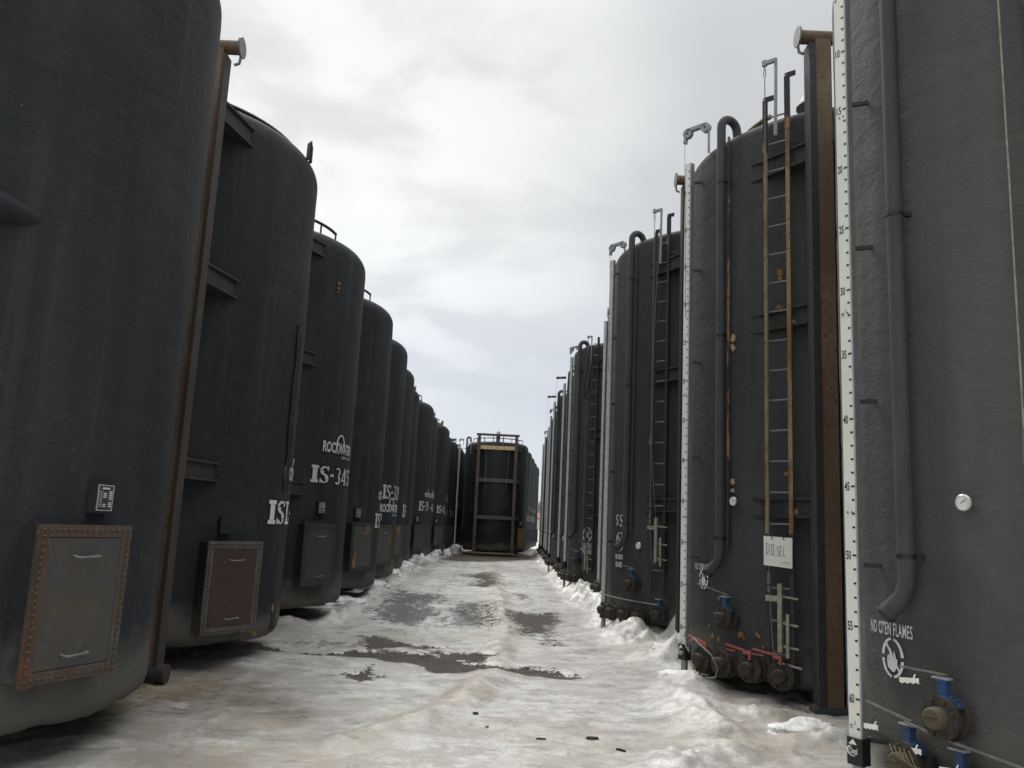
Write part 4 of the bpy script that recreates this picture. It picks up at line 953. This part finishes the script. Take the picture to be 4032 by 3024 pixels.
for i,(x,y,w,d,h,lb) in enumerate([(2.02,9.45,.5,.3,.09,'flat snow crust right of the lane near the DIESEL tank\'s valves'),(2.6,7.45,.6,.34,.10,'flat snow crust in front of the nearest rusty post, right side')]):
    snow_lump(x,y,w,d,h,i+31,lb,'broken snow chunks on the right berm')
# ------------------------------------------------------------------ litter on the ice
def chip(x,y,L,w,h,mat,label,cat,name,rz):
    b=MB(); n=7
    pts=[(L/2*math.cos(2*PI*i/n)*(1+.3*math.sin(i*3.1)),w/2*math.sin(2*PI*i/n)*(1+.3*math.cos(i*2.3))) for i in range(n)]
    b.add([(a,c,0) for a,c in pts]+[(a*.8,c*.8,h) for a,c in pts],[list(range(n,2*n))]+[[i,(i+1)%n,n+(i+1)%n,n+i] for i in range(n)])
    o=b.build(name,mat,None,(x,y,float(height(np.array([x]),np.array([y]))[0])+.002),rz); tag(o,label,cat)
chip(-.18,7.49,.055,.03,.018,'black','small black chip alone on the ice in mid lane','debris','coating_chip',.1)
chip(-.07,7.02,.04,.02,.012,'red','tiny orange-red scrap on the ice below the black chip','debris','red_scrap',.9)
chip(.35,6.72,.09,.014,.01,'dirtymetal','thin dark twig lying on the ice left of the bark','twig','twig',.05)
chip(.75,6.78,.11,.035,.018,'dirtymetal','flat brown bark piece on the ice near the lane\'s right side','bark','bark_piece',.1)
chip(.93,6.48,.10,.016,.014,'black','bent dark twig nearest the camera right of the bark piece','twig','twig',-.7)
chip(-1.15,5.6,.03,.02,.014,'black','small dark stone near the bottom edge of the photo','stone','stone',.3)

# ------------------------------------------------------------------ beyond the yard
g=MB(); hx=np.linspace(-2600,3200,90); pts=[]
for k,x in enumerate(hx): pts.append((x,2600,95+55*float(fbm(np.array(x/700.),np.array(1.3)))+14*float(fbm(np.array(x/120.),np.array(4.3)))))
vs=[(x,2350,-5) for x,_,_ in pts]+[(x,y,z) for x,y,z in pts]+[(x,3300,-5) for x,_,_ in pts]; n=len(pts)
g.add(vs,[(i,i+1,n+i+1,n+i) for i in range(n-1)]+[(n+i,n+i+1,2*n+i+1,2*n+i) for i in range(n-1)],True)
m_,t=material('distant_wooded_hill'); nn=t.noise(t.pos,.012,5,.6); t.set(t.b.inputs['Base Color'],t.mix(t.rng(nn,.4,.6),(.26,.30,.36),(.36,.40,.46))); t.b.inputs['Roughness'].default_value=1; M['hill']=m_  # blue-grey haze of distance is mixed into the hill's colour
tag(g.build('hills','hill'),kind='structure')
M['bark']=plain('grey_bark',(.20,.17,.15),.9); M['twigs']=plain('bare_twigs',(.24,.21,.19),.9)
def bare_tree(x,y,h,seed,label):
    rnd=random.Random(seed); T=empty('bare_tree',(x,y,1.3)); tag(T,label,'tree','bare trees far beyond the yard')
    tr=MB(); cr=MB()
    def grow(p,d,L,r,lv):
        q=p+d*L; (tr if lv<2 else cr).tube([p,(p+q)/2+Vector((rnd.uniform(-1,1),rnd.uniform(-1,1),0))*L*.04,q],[r,r*.8,r*.6],6 if lv<2 else 3,False)
        if lv>=5: return
        for k in range(3 if lv else 5):
            a=rnd.uniform(0,2*PI); tlt=rnd.uniform(.25,.75); nd=(d+Vector((math.cos(a),math.sin(a),.15))*tlt).normalized()
            grow(p+d*L*rnd.uniform(.45,1),nd,L*rnd.uniform(.55,.75),max(r*.5,.02),lv+1)
    grow(Vector((0,0,0)),Vector((0,0,1)),h*.36,h*.018,0)
    tr.build('trunk','bark',T); cr.build('crown','twigs',T)
for i,(x,y,h,l) in enumerate([(7.6,215,9.5,'bare tree leftmost in the gap beyond the right row'),(8.9,225,11,'tall bare tree in the middle of the gap above the house'),(9.6,212,8.5,'bare tree rightmost in the gap beside the right row'),(6.2,230,10,'bare tree partly behind the rearmost middle tank')]): bare_tree(x,y,h,i+3,l)
H=empty('house',(8.6,190,1.15)); tag(H,'pale house with orange-red roof edge in the gap at the lane end','house')
M['wall']=plain('pale_siding',(.62,.64,.66),.7,0,.06,1); M['roof']=plain('orange_red_roof',(.30,.10,.06),.7,0,.15,2); M['glass']=plain('dark_glass',(.04,.05,.06),.15,0,.1)
b=MB(); b.box((0,0,1.25),(9,6,2.5)); b.build('wall','wall',H)
b=MB(); b.add([(-4.9,-3.5,2.4),(4.9,-3.5,2.4),(4.9,3.5,2.4),(-4.9,3.5,2.4),(-4.9,-3.5,2.62),(4.9,-3.5,2.62),(4.9,3.5,2.62),(-4.9,3.5,2.62),(-3.5,0,3.7),(3.5,0,3.7)],[(3,2,1,0),(0,1,5,4),(1,2,6,5),(2,3,7,6),(3,0,4,7),(4,5,9,8),(6,7,8,9),(5,6,9),(7,4,8)]); rf=b.build('roof','roof',H)
b=MB(); b.box((-.6,0,3.85),(.4,.4,.7)); b.build('chimney','steel',rf)
for x in (-2.6,-.4,2.2):
    b=MB(); b.box((x,-3.02,1.4),(1.1,.06,1.0)); w=b.build('window','wall',H); g=MB(); g.box((x,-3.06,1.4),(.9,.03,.8)); g.build('pane','glass',w)
# overhead line crossing behind the yard
pl=[]
for i,(x,l) in enumerate(((-60,'wooden utility pole behind the left row of tanks'),(75,'wooden utility pole behind the right row of tanks'))):
    T=empty('utility_pole',(x,150,1)); tag(T,l,'utility pole'); b=MB(); b.tube([(0,0,-1),(0,0,12.4)],[.16,.11],10); b.build('pole','bark',T); b=MB(); b.box((0,0,11.8),(.1,2.2,.12)); b.build('crossarm','bark',T)
for k,(dy,z) in enumerate(((-.9,12.9),(.9,12.9),(0,11.2))):
    b=MB(); b.tube([(-60+135*i/24,150+dy,z-1.8*(1-((i-12)/12)**2)) for i in range(25)],.018,5); o=b.build('overhead_wire','black'); tag(o,['nearer upper overhead wire crossing behind the yard','farther upper overhead wire crossing behind the yard','lowest overhead wire crossing behind the yard'][k],'wire','overhead wires behind the yard')
